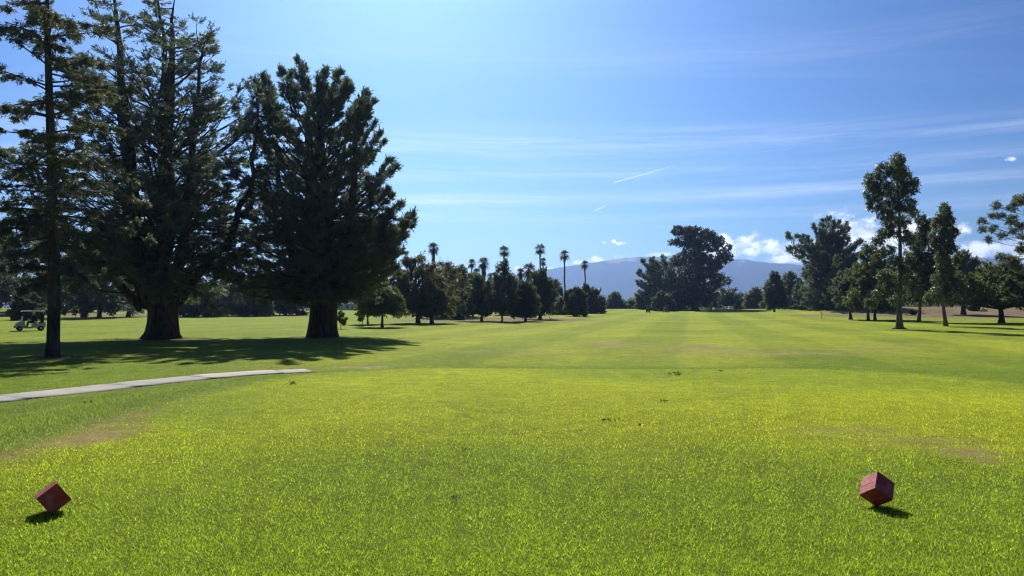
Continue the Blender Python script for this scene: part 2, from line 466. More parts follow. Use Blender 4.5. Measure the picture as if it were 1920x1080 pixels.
# ground: turf colour per vertex (tee, rough, fairway, dry banks) with fine procedural relief
m_ground, k = base_mat('turf')
at = k.new('ShaderNodeAttribute', attribute_name='col')
geo = k.new('ShaderNodeNewGeometry'); pos = geo.outputs['Position']
f0 = k.noise(pos, 85.0, 3, .7); f1 = k.noise(pos, 24.0, 4, .7); f2 = k.noise(pos, 2.6, 5, .65); f3 = k.noise(pos, 0.35, 4, .6)
var = k.m('MULTIPLY', k.m('MULTIPLY', k.ramp(f0, .32, .68, .45, 1.55), k.ramp(f1, .25, .75, .65, 1.35)), k.m('MULTIPLY', k.ramp(f2, .25, .75, .78, 1.2), k.ramp(f3, .25, .75, .88, 1.12)))
cc = k.mix(1.0, at.outputs['Color'], k.xyz(var, var, var), 'MULTIPLY')
hue = k.mix(k.m('MULTIPLY', k.ramp(f2, .45, .8), .35), cc, k.mix(1.0, cc, (1.25, 1.05, .7), 'MULTIPLY'))
p = k.new('ShaderNodeBsdfPrincipled'); k.put(p.inputs['Base Color'], hue)
p.inputs['Roughness'].default_value = .9; p.inputs['Specular IOR Level'].default_value = .03
bp = k.new('ShaderNodeBump'); bp.inputs['Strength'].default_value = .7; bp.inputs['Distance'].default_value = .05
k.put(bp.inputs['Height'], k.m('ADD', k.m('MULTIPLY', f0, .5), k.m('ADD', f1, k.m('MULTIPLY', f2, 1.5)))); k.put(p.inputs['Normal'], bp.outputs[0])
k.put(k.out.inputs[0], p.outputs[0])

# grass blades
m_blade, k = base_mat('grass_blade')
at = k.new('ShaderNodeAttribute', attribute_name='col')
p = k.new('ShaderNodeBsdfPrincipled'); k.put(p.inputs['Base Color'], at.outputs['Color'])
p.inputs['Roughness'].default_value = .5; p.inputs['Specular IOR Level'].default_value = .15
t = k.new('ShaderNodeBsdfTranslucent'); k.put(t.inputs[0], k.mix(1.0, at.outputs['Color'], (1.6, 1.7, .85), 'MULTIPLY'))
mx = k.new('ShaderNodeMixShader'); mx.inputs[0].default_value = .5
k.put(mx.inputs[1], p.outputs[0]); k.put(mx.inputs[2], t.outputs[0]); k.put(k.out.inputs[0], mx.outputs[0])

# far hills: dry tan grass on the heights, dark scrub in the folds
m_hill, k = base_mat('hillside')
geo = k.new('ShaderNodeNewGeometry'); pos = geo.outputs['Position']
sp = k.new('ShaderNodeSeparateXYZ'); k.put(sp.inputs[0], pos)
n1 = k.noise(pos, .0035, 6, .65, .3); n2 = k.noise(pos, .02, 4, .6)
hgt = k.ramp(sp.outputs[2], 180, 420)
f = k.ramp(k.m('ADD', k.m('ADD', k.m('MULTIPLY', hgt, .30), n1), k.m('MULTIPLY', n2, .12)), .84, .95)
p = k.new('ShaderNodeBsdfPrincipled'); k.put(p.inputs['Base Color'], k.mix(f, (.035, .045, .030), (.36, .27, .16)))
p.inputs['Roughness'].default_value = .95; p.inputs['Specular IOR Level'].default_value = 0
k.put(k.out.inputs[0], p.outputs[0])

# ------------------------------------------------------------------ ground
def make_ground():
    r = np.concatenate([[0.0], np.exp(np.arange(math.log(1.0), math.log(60), .017)), np.exp(np.arange(math.log(60), math.log(320), .022)), np.exp(np.linspace(math.log(330), math.log(9800), 34))])
    a = np.concatenate([np.linspace(-42, 42, 300), np.linspace(42, 318, 50)[1:-1]]) * math.pi / 180
    R, A = np.meshgrid(r[1:], a, indexing='ij')
    x, y = R * np.sin(A), R * np.cos(A)
    z = ground_z(x, y)
    z = np.where(R > 330, z * np.exp(-(R - 330) / 300), z)
    c, wn = land_colour(x, y)
    th = ((1 - sst(18, 40, R)) * (1 - wn * .8))[..., None]          # thatch between the blades, their gap shade darkened into its colour
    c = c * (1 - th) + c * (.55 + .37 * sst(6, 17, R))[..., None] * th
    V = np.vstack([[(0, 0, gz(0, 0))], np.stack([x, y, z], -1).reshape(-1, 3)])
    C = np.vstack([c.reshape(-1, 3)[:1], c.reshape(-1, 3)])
    nr, na = R.shape
    i, j = np.meshgrid(np.arange(nr - 1), np.arange(na), indexing='ij'); j2 = (j + 1) % na
    q = np.stack([1 + i * na + j, 1 + (i + 1) * na + j, 1 + (i + 1) * na + j2, 1 + i * na + j2], -1).reshape(-1, 4)[:, ::-1]
    tri = np.stack([np.zeros(na, int), 1 + np.arange(na), 1 + (np.arange(na) + 1) % na], -1)[:, ::-1]
    g = Geo(); g.add(V, q)
    g.f.append(tri); g.t.append(np.full(len(tri), .5))
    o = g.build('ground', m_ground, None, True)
    ca = o.data.color_attributes.new('col', 'FLOAT_COLOR', 'POINT')
    ca.data.foreach_set('color', np.hstack([C, np.ones((len(C), 1))]).astype(np.float32).ravel())
    tag(o, 'mown green golf turf with raised tee and long striped fairway', None, None, 'structure')
make_ground()

# ------------------------------------------------------------------ concrete cart path, slab by slab
m_conc, k = base_mat('path_concrete')
tcn = k.new('ShaderNodeNewGeometry')
c1 = k.noise(tcn.outputs['Position'], 1.3, 5, .65); c2 = k.noise(tcn.outputs['Position'], 40, 3)
p = k.new('ShaderNodeBsdfPrincipled'); oi = k.new('ShaderNodeObjectInfo')
tone = k.ramp(oi.outputs['Random'], 0, 1, .78, 1.12)
k.put(p.inputs['Base Color'], k.mix(1.0, k.xyz(tone, tone, tone), k.mix(k.ramp(c1, .3, .75), k.mix(c2, (.17, .15, .13), (.25, .23, .20)), (.31, .29, .26)), 'MULTIPLY'))
p.inputs['Roughness'].default_value = .85
bp = k.new('ShaderNodeBump'); bp.inputs['Strength'].default_value = .4; bp.inputs['Distance'].default_value = .01
k.put(bp.inputs['Height'], c2); k.put(p.inputs['Normal'], bp.outputs[0]); k.put(k.out.inputs[0], p.outputs[0])
m_soil = plain_mat('soil', (.07, .055, .035), .95, .1, var=.4, scale=9)

def make_path():
    C = PC; T = nrm(np.gradient(C, axis=0)); Nn = np.stack([-T[:, 1], T[:, 0]], -1)
    seg = np.concatenate([[0], np.cumsum(np.linalg.norm(np.diff(C, axis=0), axis=1))])
    def at(s):
        return (np.array([np.interp(s, seg, C[:, 0]), np.interp(s, seg, C[:, 1])]),
                nrm(np.array([np.interp(s, seg, Nn[:, 0]), np.interp(s, seg, Nn[:, 1])])))
    def strip(s0, s1, half, top, bot, m, rng):
        g = Geo(); V = []
        for s in np.linspace(s0, s1, m):
            c, nn = at(s)
            e0 = half + rng.normal() * .03; e1 = half + rng.normal() * .03
            for w in (-e0, -e0 / 3, e1 / 3, e1):
                q = c + nn * w
                V.append((q[0], q[1], gz(*c) * .5 + gz(*q) * .5 + top))
            V.append((c[0] - nn[0] * e0, c[1] - nn[1] * e0, gz(*(c - nn * e0)) + bot))
            V.append((c[0] + nn[0] * e1, c[1] + nn[1] * e1, gz(*(c + nn * e1)) + bot))
        f = []
        for i in range(m - 1):
            a, b = i * 6, (i + 1) * 6
            for w in range(3): f.append((a + w, a + w + 1, b + w + 1, b + w))
            f.append((a + 4, a, b, b + 4)); f.append((a + 3, a + 5, b + 5, b + 3))
        for a, fl in ((0, 1), ((m - 1) * 6, 0)):
            q = [(a, a + 4, a + 5, a + 3)]
            f += q
        g.add(V, np.array(f)[:, ::-1]); return g
    rng = np.random.default_rng(8)
    o = strip(0, seg[-1] - .02, PATH_W - .04, -.006, -.12, 60, rng).build('path', m_soil)
    tag(o, 'pale concrete cart path curving along the left of the tee', None, None, 'structure')
    s = 0.0
    while s < seg[-1] - .6:
        L = min(2.3 + rng.random() * .9, seg[-1] - s)
        strip(s + .022, s + L - .022, PATH_W, .006 + rng.random() * .010, -.08, 8, rng).build('slab', m_conc, o)
        s += L
make_path()

# ------------------------------------------------------------------ hills
def make_hills():
    prof = np.array([(-700, 520), (0, 540), (500, 556), (700, 553), (850, 538), (960, 520), (1010, 508), (1050, 501), (1100, 494), (1140, 488), (1160, 485), (1200, 482), (1250, 480),
                     (1300, 481), (1340, 484), (1375, 486), (1400, 488), (1430, 491), (1450, 495), (1470, 494), (1500, 497), (1560, 503), (1620, 500), (1700, 490), (1760, 485), (1810, 480), (1850, 483), (1880, 489), (1930, 496), (2100, 505), (2500, 520)], float)
    az = np.linspace(-48, 48, 420) * math.pi / 180
    r = np.concatenate([np.linspace(5000, 6600, 46), np.linspace(6680, 8600, 14)])
    A, R = np.meshgrid(az, r, indexing='ij')
    x, y = R * np.sin(A), R * np.cos(A)
    px = 960 + F * np.tan(A)
    H = (HY - np.interp(px, prof[:, 0], prof[:, 1])) / F * 6600 * np.cos(A)
    s = sst(5000, 6600, R) ** 1.15
    s = np.where(R > 6600, 1 - .5 * sst(6600, 8600, R), s)
    gul = np.abs(fbm(x, y * .35, 620, 5) - .5) * 2
    fine = (fbm(x, y, 130, 4) - .5)
    z = H * s * (1 - (.42 * gul * np.sin(np.clip(s, 0, 1) * math.pi) ** .7)) + fine * 34 * s * np.where(R < 6500, 1, .35) + (fbm(px * 1.0, R * 0, 12, 3) - .5) * 9 * s
    z = np.where(s < .002, -3, z)
    na, nr = A.shape
    i, j = np.meshgrid(np.arange(na - 1), np.arange(nr - 1), indexing='ij')
    f = np.stack([i * nr + j, (i + 1) * nr + j, (i + 1) * nr + j + 1, i * nr + j + 1], -1).reshape(-1, 4)
    g = Geo(); g.add(np.stack([x, y, z], -1), f)
    tag(g.build('hills', m_hill, None, True), 'blue hazy mountain ridge with tan grassy summits', None, None, 'structure')
make_hills()

# ------------------------------------------------------------------ turf blades on and round the tee
def make_blades():
    rng = np.random.default_rng(11)
    M = 520000
    v = rng.random(M) ** .92
    py = 626 + (1130 - 626) * v
    d = EYE * F / (py - HY)
    tx = rng.uniform(-.86, .86, M)
    x, y = tx * d, d * (1 + rng.normal(size=M) * .01)
    sd = tee_sd(x, y); c, worn = land_colour(x, y)
    keep = (path_dist(x, y) > PATH_W - .10 + .16 * (fbm(x, y, .5, 2) - .4)) & (rng.random(M) > worn * .8) & (rng.random(M) > sst(24, 44, d))
    keep &= ~((np.hypot((x + 5.2) / 1.9, (y - 28.2) / 1.2) < .8) & (rng.random(M) < .5))
    x, y, d, sd, c, worn = (q[keep] for q in (x, y, d, sd, c, worn)); m = len(x)
    z = ground_z(x, y) - .006
    rgh = sst(-.2, 1.0, sd)
    tuft = fbm(x, y, .22, 2); ts = .035 * np.maximum(1, d / 5.0); tf2 = fbm(x / ts, y / ts * .8, 1.0, 2)
    ht = (.011 + .012 * rng.random(m) + .022 * rgh * rng.random(m) + .010 * tuft + .010 * tf2) * (1 + .012 * d)
    ht *= np.where(worn > .3, .7, 1)
    wd = .0054 * np.maximum(1, d / 5.0) ** .85 * rng.uniform(.7, 1.3, m)
    a = rng.uniform(0, 2 * np.pi, m); lean = np.abs(rng.normal(size=m)) * .8 + .3
    dirv = np.stack([np.cos(a) * np.sin(lean), np.sin(a) * np.sin(lean), np.cos(lean)], -1)
    b = rng.uniform(0, 2 * np.pi, m); sd_ = np.stack([np.cos(b), np.sin(b), 0 * b], -1)
    P = np.stack([x, y, z], -1); w = wd[:, None]; h_ = ht[:, None]
    V = np.stack([P - sd_ * w * .6, P + sd_ * w * .6, P + dirv * h_], 1)
    g = Geo(); g.add(V, np.arange(m)[:, None] * 3 + np.array([[0, 1, 2]]))
    o = g.build('grass', m_blade)
    vv = rng.normal(size=(m, 1)) * .28 + .78 + .6 * tf2[:, None]
    fade = sst(6, 17, d)[:, None]
    vv = 1 + (vv - 1) * (1 - .72 * fade)
    cb = c * np.clip(vv, .30, 2.0) * (1.12 - .06 * fade)
    straw = (rng.random(m) < .035 * (1 - .7 * fade[:, 0]) + .3 * worn)[:, None]
    cb = np.where(straw, np.array([.34, .29, .13]) * (.7 + .6 * rng.random((m, 1))), cb)
    pale = (rng.random(m) < .07 * (1 - fade[:, 0]))[:, None]
    cb = np.where(pale, cb * 1.3 + np.array([.10, .10, .05]), cb)
    ca = o.data.color_attributes.new('col', 'FLOAT_COLOR', 'POINT')
    ca.data.foreach_set('color', np.repeat(np.hstack([cb, np.ones((m, 1))]), 3, axis=0).astype(np.float32).ravel())
    tag(o, 'short backlit turf blades on the tee and its surrounds', 'grass', None, 'stuff')
make_blades()
# ------------------------------------------------------------------ tree growing
UP = np.array([0, 0, 1.0])
def bez(p0, p1, p2, K=8):
    t = np.linspace(0, 1, K)[:, None]
    return (1 - t) ** 2 * p0 + 2 * t * (1 - t) * p1 + t * t * p2
def resample(P, K):
    P = np.asarray(P, float)
    s = np.concatenate([[0], np.cumsum(np.linalg.norm(np.diff(P, axis=0), axis=1))]); q = np.linspace(0, s[-1], K)
    return np.stack([np.interp(q, s, P[:, i]) for i in range(3)], -1)

def foliage(rng, prims, crown, wood, n_sec=8, tmin=.25, sec_len=.4, sec_min=.3, spread=(25, 65), up1=.25, n_twig=4, twig_len=.5,
            up2=.3, n_leaf=6, L=.3, Wd=.1, lb=(0, 0, .2), jit=.5, shape='tri', r_sec=.015, tip=3, gap=0.0, flat=1.0):
    """secondary branches, twigs and leaves along primary branches; prims = (n,K,3)"""
    prims = np.asarray(prims); nP, K, _ = prims.shape
    plen = np.linalg.norm(np.diff(prims, axis=1), axis=2).sum(1)
    m = n_sec + tip
    t = rng.uniform(tmin, 1, (nP, m)); t[:, n_sec:] = rng.uniform(.93, 1, (nP, tip)) if tip else 0
    q = t * (K - 1); i = np.minimum(q.astype(int), K - 2); f = (q - i)[..., None]
    ar = np.arange(nP)[:, None]
    A, Bp = prims[ar, i], prims[ar, i + 1]
    B = A * (1 - f) + Bp * f; T = nrm(Bp - A)
    lat = nrm(np.cross(T, UP + rng.normal(size=T.shape) * .25)) * rng.choice([-1, 1], (nP, m))[..., None]
    ang = np.radians(rng.uniform(spread[0], spread[1], (nP, m)))
    if tip: ang[:, n_sec:] *= .3
    D = nrm(np.cos(ang)[..., None] * T + np.sin(ang)[..., None] * lat + UP * up1 + rng.normal(size=T.shape) * .18)
    ln = np.maximum(sec_len * plen[:, None] * (1.2 - .98 * t) * rng.uniform(.6, 1.2, (nP, m)), sec_min * rng.uniform(.6, 1.2, (nP, m)))
    if callable(gap) or gap > 0:
        kp = rng.random((nP, m)) > (gap(B[..., 2]) if callable(gap) else gap)
    else:
        kp = np.ones((nP, m), bool)
    B, D, ln = B[kp], D[kp], ln[kp]
    clump = rng.random(len(B))
    if wood is not None and r_sec > 0:
        wood.sticks(B, B + D * ln[:, None] * .92, r_sec, r_sec * .35)
    # twigs
    s = rng.uniform(.12, 1, (len(B), n_twig)); s[:, -1] = 1.0
    tb = B[:, None] + D[:, None] * (ln[:, None] * s)[..., None]
    td = nrm(D[:, None] * .9 + rng.normal(size=tb.shape) * np.array([.55, .55, .55 * flat]) + UP * up2)
    tl = twig_len * rng.uniform(.6, 1.25, s.shape)
    tcl = np.broadcast_to(clump[:, None], s.shape)
    tb, td, tl, tcl = tb.reshape(-1, 3), td.reshape(-1, 3), tl.ravel(), tcl.ravel()
    u = rng.uniform(0, 1, (len(tb), n_leaf))
    P = tb[:, None] + td[:, None] * (tl[:, None] * u)[..., None] + rng.normal(size=(len(tb), n_leaf, 3)) * (L * .22)
    Dl = td[:, None] * .9 + rng.normal(size=P.shape) * jit * np.array([1, 1, flat]) + np.array(lb)
    tint = np.clip(.55 * tcl[:, None] + .45 * rng.random(u.shape), 0, 1)
    P, Dl, tint = P.reshape(-1, 3), Dl.reshape(-1, 3), tint.ravel()
    sz = rng.uniform(.65, 1.25, len(P))
    crown.leaves(rng, P, Dl, L * sz, Wd * sz, tint, shape)

def clumps(rng, cl, crown, n_twig=40, twig_len=.5, n_leaf=8, L=.3, Wd=.1, lb=(0, 0, -.3), jit=.6, shape='quad', hollow=.45):
    """leaf clumps: cl = rows of cx, cy, cz, rx, ry, rz"""
    for (cx, cy, cz, rx, ry, rz) in cl:
        k = max(6, int(n_twig * (rx * rz) ** .75))
        d = nrm(rng.normal(size=(k, 3))); rad = rng.uniform(hollow, 1.0, (k, 1)) ** .6
        tb = np.array([cx, cy, cz]) + d * rad * np.array([rx, ry, rz])
        td = nrm(d + rng.normal(size=(k, 3)) * .7 + np.array(lb) * .8)
        u = rng.uniform(-.3, 1, (k, n_leaf))
        P = tb[:, None] + td[:, None] * (twig_len * u)[..., None] + rng.normal(size=(k, n_leaf, 3)) * L * .35
        Dl = td[:, None] * .6 + rng.normal(size=P.shape) * jit + np.array(lb)
        tint = np.clip(.55 * rng.random((k, 1)) + .45 * rng.random((k, n_leaf)), 0, 1)
        P, Dl = P.reshape(-1, 3), Dl.reshape(-1, 3); sz = rng.uniform(.65, 1.3, len(P))
        crown.leaves(rng, P, Dl, L * sz, Wd * sz, tint.ravel(), shape)

def root_at(name, px, d):
    x = gx(px, d)
    return empty(name, (x, d, gz(x, d)))

def hm(d, z0, py):
    """height above the foot for something seen at photo row py at depth d"""
    return EYE - z0 + (HY - py) / F * d

def finish(root, wood, crown, bark, leaf, label, cat='tree', group=None, extra=()):
    if wood is not None: wood.build('trunk', bark, root, True)
    crown.build('crown', leaf, root)
    return tag(root, label, cat, group)

def trunk_path(rng, h, bend=.02, K=9, lean=(0, 0)):
    z = np.linspace(-.25, h, K); t = np.clip(z / h, 0, 1)
    w = np.cumsum(rng.normal(size=(K, 2)), axis=0) * bend * h / math.sqrt(K); w -= w[0]
    return np.stack([lean[0] * t + w[:, 0], lean[1] * t + w[:, 1], z], -1)

def env_prims(rng, prof, n, axis, elev, lump=.25, K=8, sag=0.0, zlo=0, zhi=1, depth=1.0, pw=1.0):
    """primary branches from an axis out to the crown outline; prof rows = (height, left radius, right radius)"""
    prof = np.asarray(prof, float)
    out = []
    zmin, zmax = prof[0, 0], prof[-1, 0]
    wts = np.interp(np.linspace(zmin, zmax, 200), prof[:, 0], prof[:, 1] + prof[:, 2]) + .4
    cdf = np.cumsum(wts) / wts.sum(); zz = np.linspace(zmin, zmax, 200)
    # lobes so that the outline is uneven
    la, lz, lr = rng.uniform(0, 6.28, 9), rng.uniform(zmin, zmax, 9), rng.uniform(-1, 1, 9)
    for i in range(n):
        z1 = np.interp((i + rng.random()) / n, cdf, zz); th = rng.uniform(0, 2 * math.pi)
        rl, rr = np.interp(z1, prof[:, 0], prof[:, 1]), np.interp(z1, prof[:, 0], prof[:, 2])
        c = (math.cos(th) + 1) / 2; r = rl * (1 - c) + rr * c
        lo = sum(k * math.exp(-((z1 - z) / (.13 * (zmax - zmin) + .1)) ** 2 - (math.sin((th - a) / 2) / .35) ** 2) for a, z, k in zip(la, lz, lr))
        r *= (1 + lump * lo) * rng.uniform(.70, 1.10) ** pw
        e = math.radians(elev((z1 - zmin) / (zmax - zmin)) + rng.normal() * 8)
        z0 = max(zlo, z1 - r * math.tan(e)); z0 = min(z0, zhi)
        o = axis(z0)
        p2 = np.array([axis(z1)[0] * .6 + o[0] * .4 + r * math.cos(th), axis(z1)[1] * .6 + o[1] * .4 + r * math.sin(th) * depth, z1])
        mid = (o + p2) / 2 + np.array([0, 0, sag * r]) + rng.normal(size=3) * .05 * r
        out.append(bez(o, mid, p2, K))
    return np.array(out)

def axis_of(P):
    return lambda z: np.array([np.interp(z, P[:, 2], P[:, 0]), np.interp(z, P[:, 2], P[:, 1]), z])

# --- general trees placed by where they stand: (px, depth) and outline rows (photo y, left x, right x)
def prof_from(px, d, z0, rows):
    r = sorted([(hm(d, z0, y), max(.05, (px - xl) / F * d), max(.05, (xr - px) / F * d)) for (y, xl, xr) in rows])
    return r

def make_tree(name, label, kind, px, d, rows, r0, seed, cat='tree', dens=1.0, lean=(0, 0), bend=.02, leaf=None, fork=None, group=None, L=None, tips=()):
    rng = np.random.default_rng(seed)
    root = root_at(name, px, d); z0 = root.location.z
    prof = prof_from(px, d, z0, rows)
    px_m = d / F * 1.875                      # one render pixel in metres
    wood, crown = Geo(), Geo()
    lf = L or max(.16, min(.42, 1.5 * px_m))
    prof = [(z - (lf * 1.2 if i_ == len(prof) - 1 else 0), max(.05, a - lf * .9), max(.05, b - lf * .9)) for i_, (z, a, b) in enumerate(prof)]
    h = prof[-1][0]; zb = prof[0][0]
    far = d > 70
    wd_ = None if far else wood
    sh = 'tri'
    if kind in ('cypress', 'conifer'):
        P = trunk_path(rng, h * .97, bend, 10, lean)
        R = r0 * np.clip(1.02 - P[:, 2] / h, .04, 2) ** .9; R[0] *= 1.6; R[1] *= 1.08
        wood.tube(P, R, 8)
        ax = axis_of(P)
        if kind == 'cypress':
            pr = env_prims(rng, prof, int(85 * dens), ax, lambda t: 8 + 48 * t, .35, sag=-.10, zlo=zb * .8, zhi=h * .95)
            ex = []
            for (a, b), (c, e) in tips:
                for k in range(4):
                    dep = rng.normal() * 1.8; s_ = d / F
                    p0 = np.array([(a - px) * s_, dep * .3, hm(d, z0, b)]); p2 = np.array([(c - px + rng.normal() * 3) * s_, dep, hm(d, z0, e + rng.normal() * 2)])
                    ex.append(bez(p0, (p0 + p2) / 2 + np.array([0, 0, -.10 * np.linalg.norm(p2 - p0)]), p2, 8))
            if ex:
                foliage(rng, np.array(ex), crown, None, 12, .25, .20, .4, (22, 50), .15, 4, lf * 1.6, .2, 6, lf * 1.4, lf * .5, (0, 0, .15), .3, sh, 0, tip=4)
                for b in ex: wood.tube(b[::2], np.array([.10, .07, .05, .02]), 3)
            for b in pr: wood.tube(b[:6:2], np.array([.06, .04, .02]) * (1 + r0), 3)
            foliage(rng, pr, crown, wd_, 6, .3, .34, .4, (20, 60), .22, 4, lf * 2.6, .35, 6, lf * 1.6, lf * .62, (0, 0, .25), .45, sh, .016)
        else:
            pr = env_prims(rng, prof, int(80 * dens), ax, lambda t: -4 + 34 * t, .25, sag=.05, zlo=zb, zhi=h * .97)
            for b in pr: wood.tube(b[:6:2], np.array([.035, .02, .012]) * (1 + r0), 3)
            foliage(rng, pr, crown, wd_, 7, .15, .34, .3, (35, 70), -.02, 4, lf * 1.8, -.02, 5, lf * 1.5, lf * .52, (0, 0, -.05), .4, sh, .010)
    else:
        fk = fork or max(zb * .9, h * .16)
        P = trunk_path(rng, h * .93, bend, 10, lean)
        R = r0 * np.clip(1.02 - .85 * P[:, 2] / h, .05, 2) ** 1.1; R[0] *= 1.5; R[1] *= 1.06
        wood.tube(P, R, 8)
        ax = axis_of(P)
        el = {'broad': lambda t: 28 + 30 * t, 'pepper': lambda t: 35 + 20 * t, 'euc': lambda t: 40 + 22 * t}[kind]
        pr = env_prims(rng, prof, int(46 * dens), ax, el, .4, sag={'broad': .06, 'pepper': .18, 'euc': .02}[kind], zlo=fk, zhi=h * .9, pw=1.6)
        for b in pr: wood.tube(b[::2], np.linspace(.085, .02, 4) * (.6 + r0), 4)
        if kind == 'broad':
            foliage(rng, pr, crown, wd_, 8, .35, .42, min(.5, .07 * h), (20, 85), .05, 5, min(lf * 2.6, .12 * h), .0, 6, lf * 1.3, lf * 1.0, (0, 0, 0), .9, sh, .012)
        elif kind == 'pepper':
            foliage(rng, pr, crown, wd_, 8, .35, .36, .5, (20, 80), -.25, 5, lf * 3.2, -.8, 7, lf * 1.5, lf * .7, (0, 0, -.8), .5, sh, .010)
        else:
            foliage(rng, pr, crown, wd_, 7, .42, .34, .45, (20, 75), .0, 5, lf * 2.4, -.25, 6, lf * 1.5, lf * .7, (0, 0, -.45), .7, sh, .010, gap=.18)
    bark = {'cypress': B_cyp, 'conifer': B_pine, 'broad': B_cyp, 'pepper': B_cyp, 'euc': B_euc}[kind]
    lm = leaf or {'cypress': L_cyp, 'conifer': L_con, 'broad': L_oak, 'pepper': L_pep, 'euc': L_euc}[kind]
    return finish(root, wood, crown, bark, lm, label, cat, group)

# --- slim conifer nearest on the left
def near_conifer():
    rng = np.random.default_rng(21)
    d = 33.6; root = root_at('slender_conifer', 97, d); z0 = root.location.z
    h = hm(d, z0, -70)
    P = np.array([[(px - 97) / F * d, 0, hm(d, z0, py)] for px, py in ((97, 690), (97, 660), (98, 560), (95, 450), (90, 330), (84, 200), (78, 80), (74, -70))])
    P[:, 1] = np.linspace(0, .5, len(P))
    P = resample(P, 16); t = np.linspace(0, 1, 16)
    R = .265 * (1 - t) ** .55 * .92 + .022; R[0] = .34
    wood = Geo(); wood.tube(P, R, 14, lambda th, k: 1 + .05 * np.sin(5 * th + 2)[None] * np.ones(len(k))[:, None])
    ax = axis_of(P)
    prof = [(hm(d, z0, y), a / F * d, b / F * d) for y, a, b in ((545, 110, 100), (440, 150, 150), (360, 160, 140), (280, 140, 130), (200, 125, 125), (120, 110, 120), (50, 95, 130), (0, 80, 110), (-60, 20, 25))]
    pr = env_prims(rng, prof, 92, ax, lambda t: -14 + 22 * t, .5, 9, sag=.08, zlo=3.0, zhi=h)
    for b in pr: wood.tube(b, np.linspace(.045, .010, 9), 5)
    crown = Geo()
    foliage(rng, pr, crown, wood, 17, .15, .17, .24, (30, 80), -.08, 6, .22, -.10, 9, .15, .05, (0, 0, -.14), .45, 'tri', .007, gap=.18, flat=.5)
    # bare dead stubs low on the trunk
    st = env_prims(rng, [(2.6, .9, .9), (5.5, 1.8, 1.8)], 26, ax, lambda t: -8, .3, 5, zlo=2.4, zhi=6)
    for b in st: wood.tube(b, np.linspace(.022, .006, 5), 4)
    wood.build('trunk', B_pine, root, True)
    crown.build('crown', L_con, root)
    tag(root, 'slim straight conifer with drooping open branches nearest on the left', 'tree')
near_conifer()

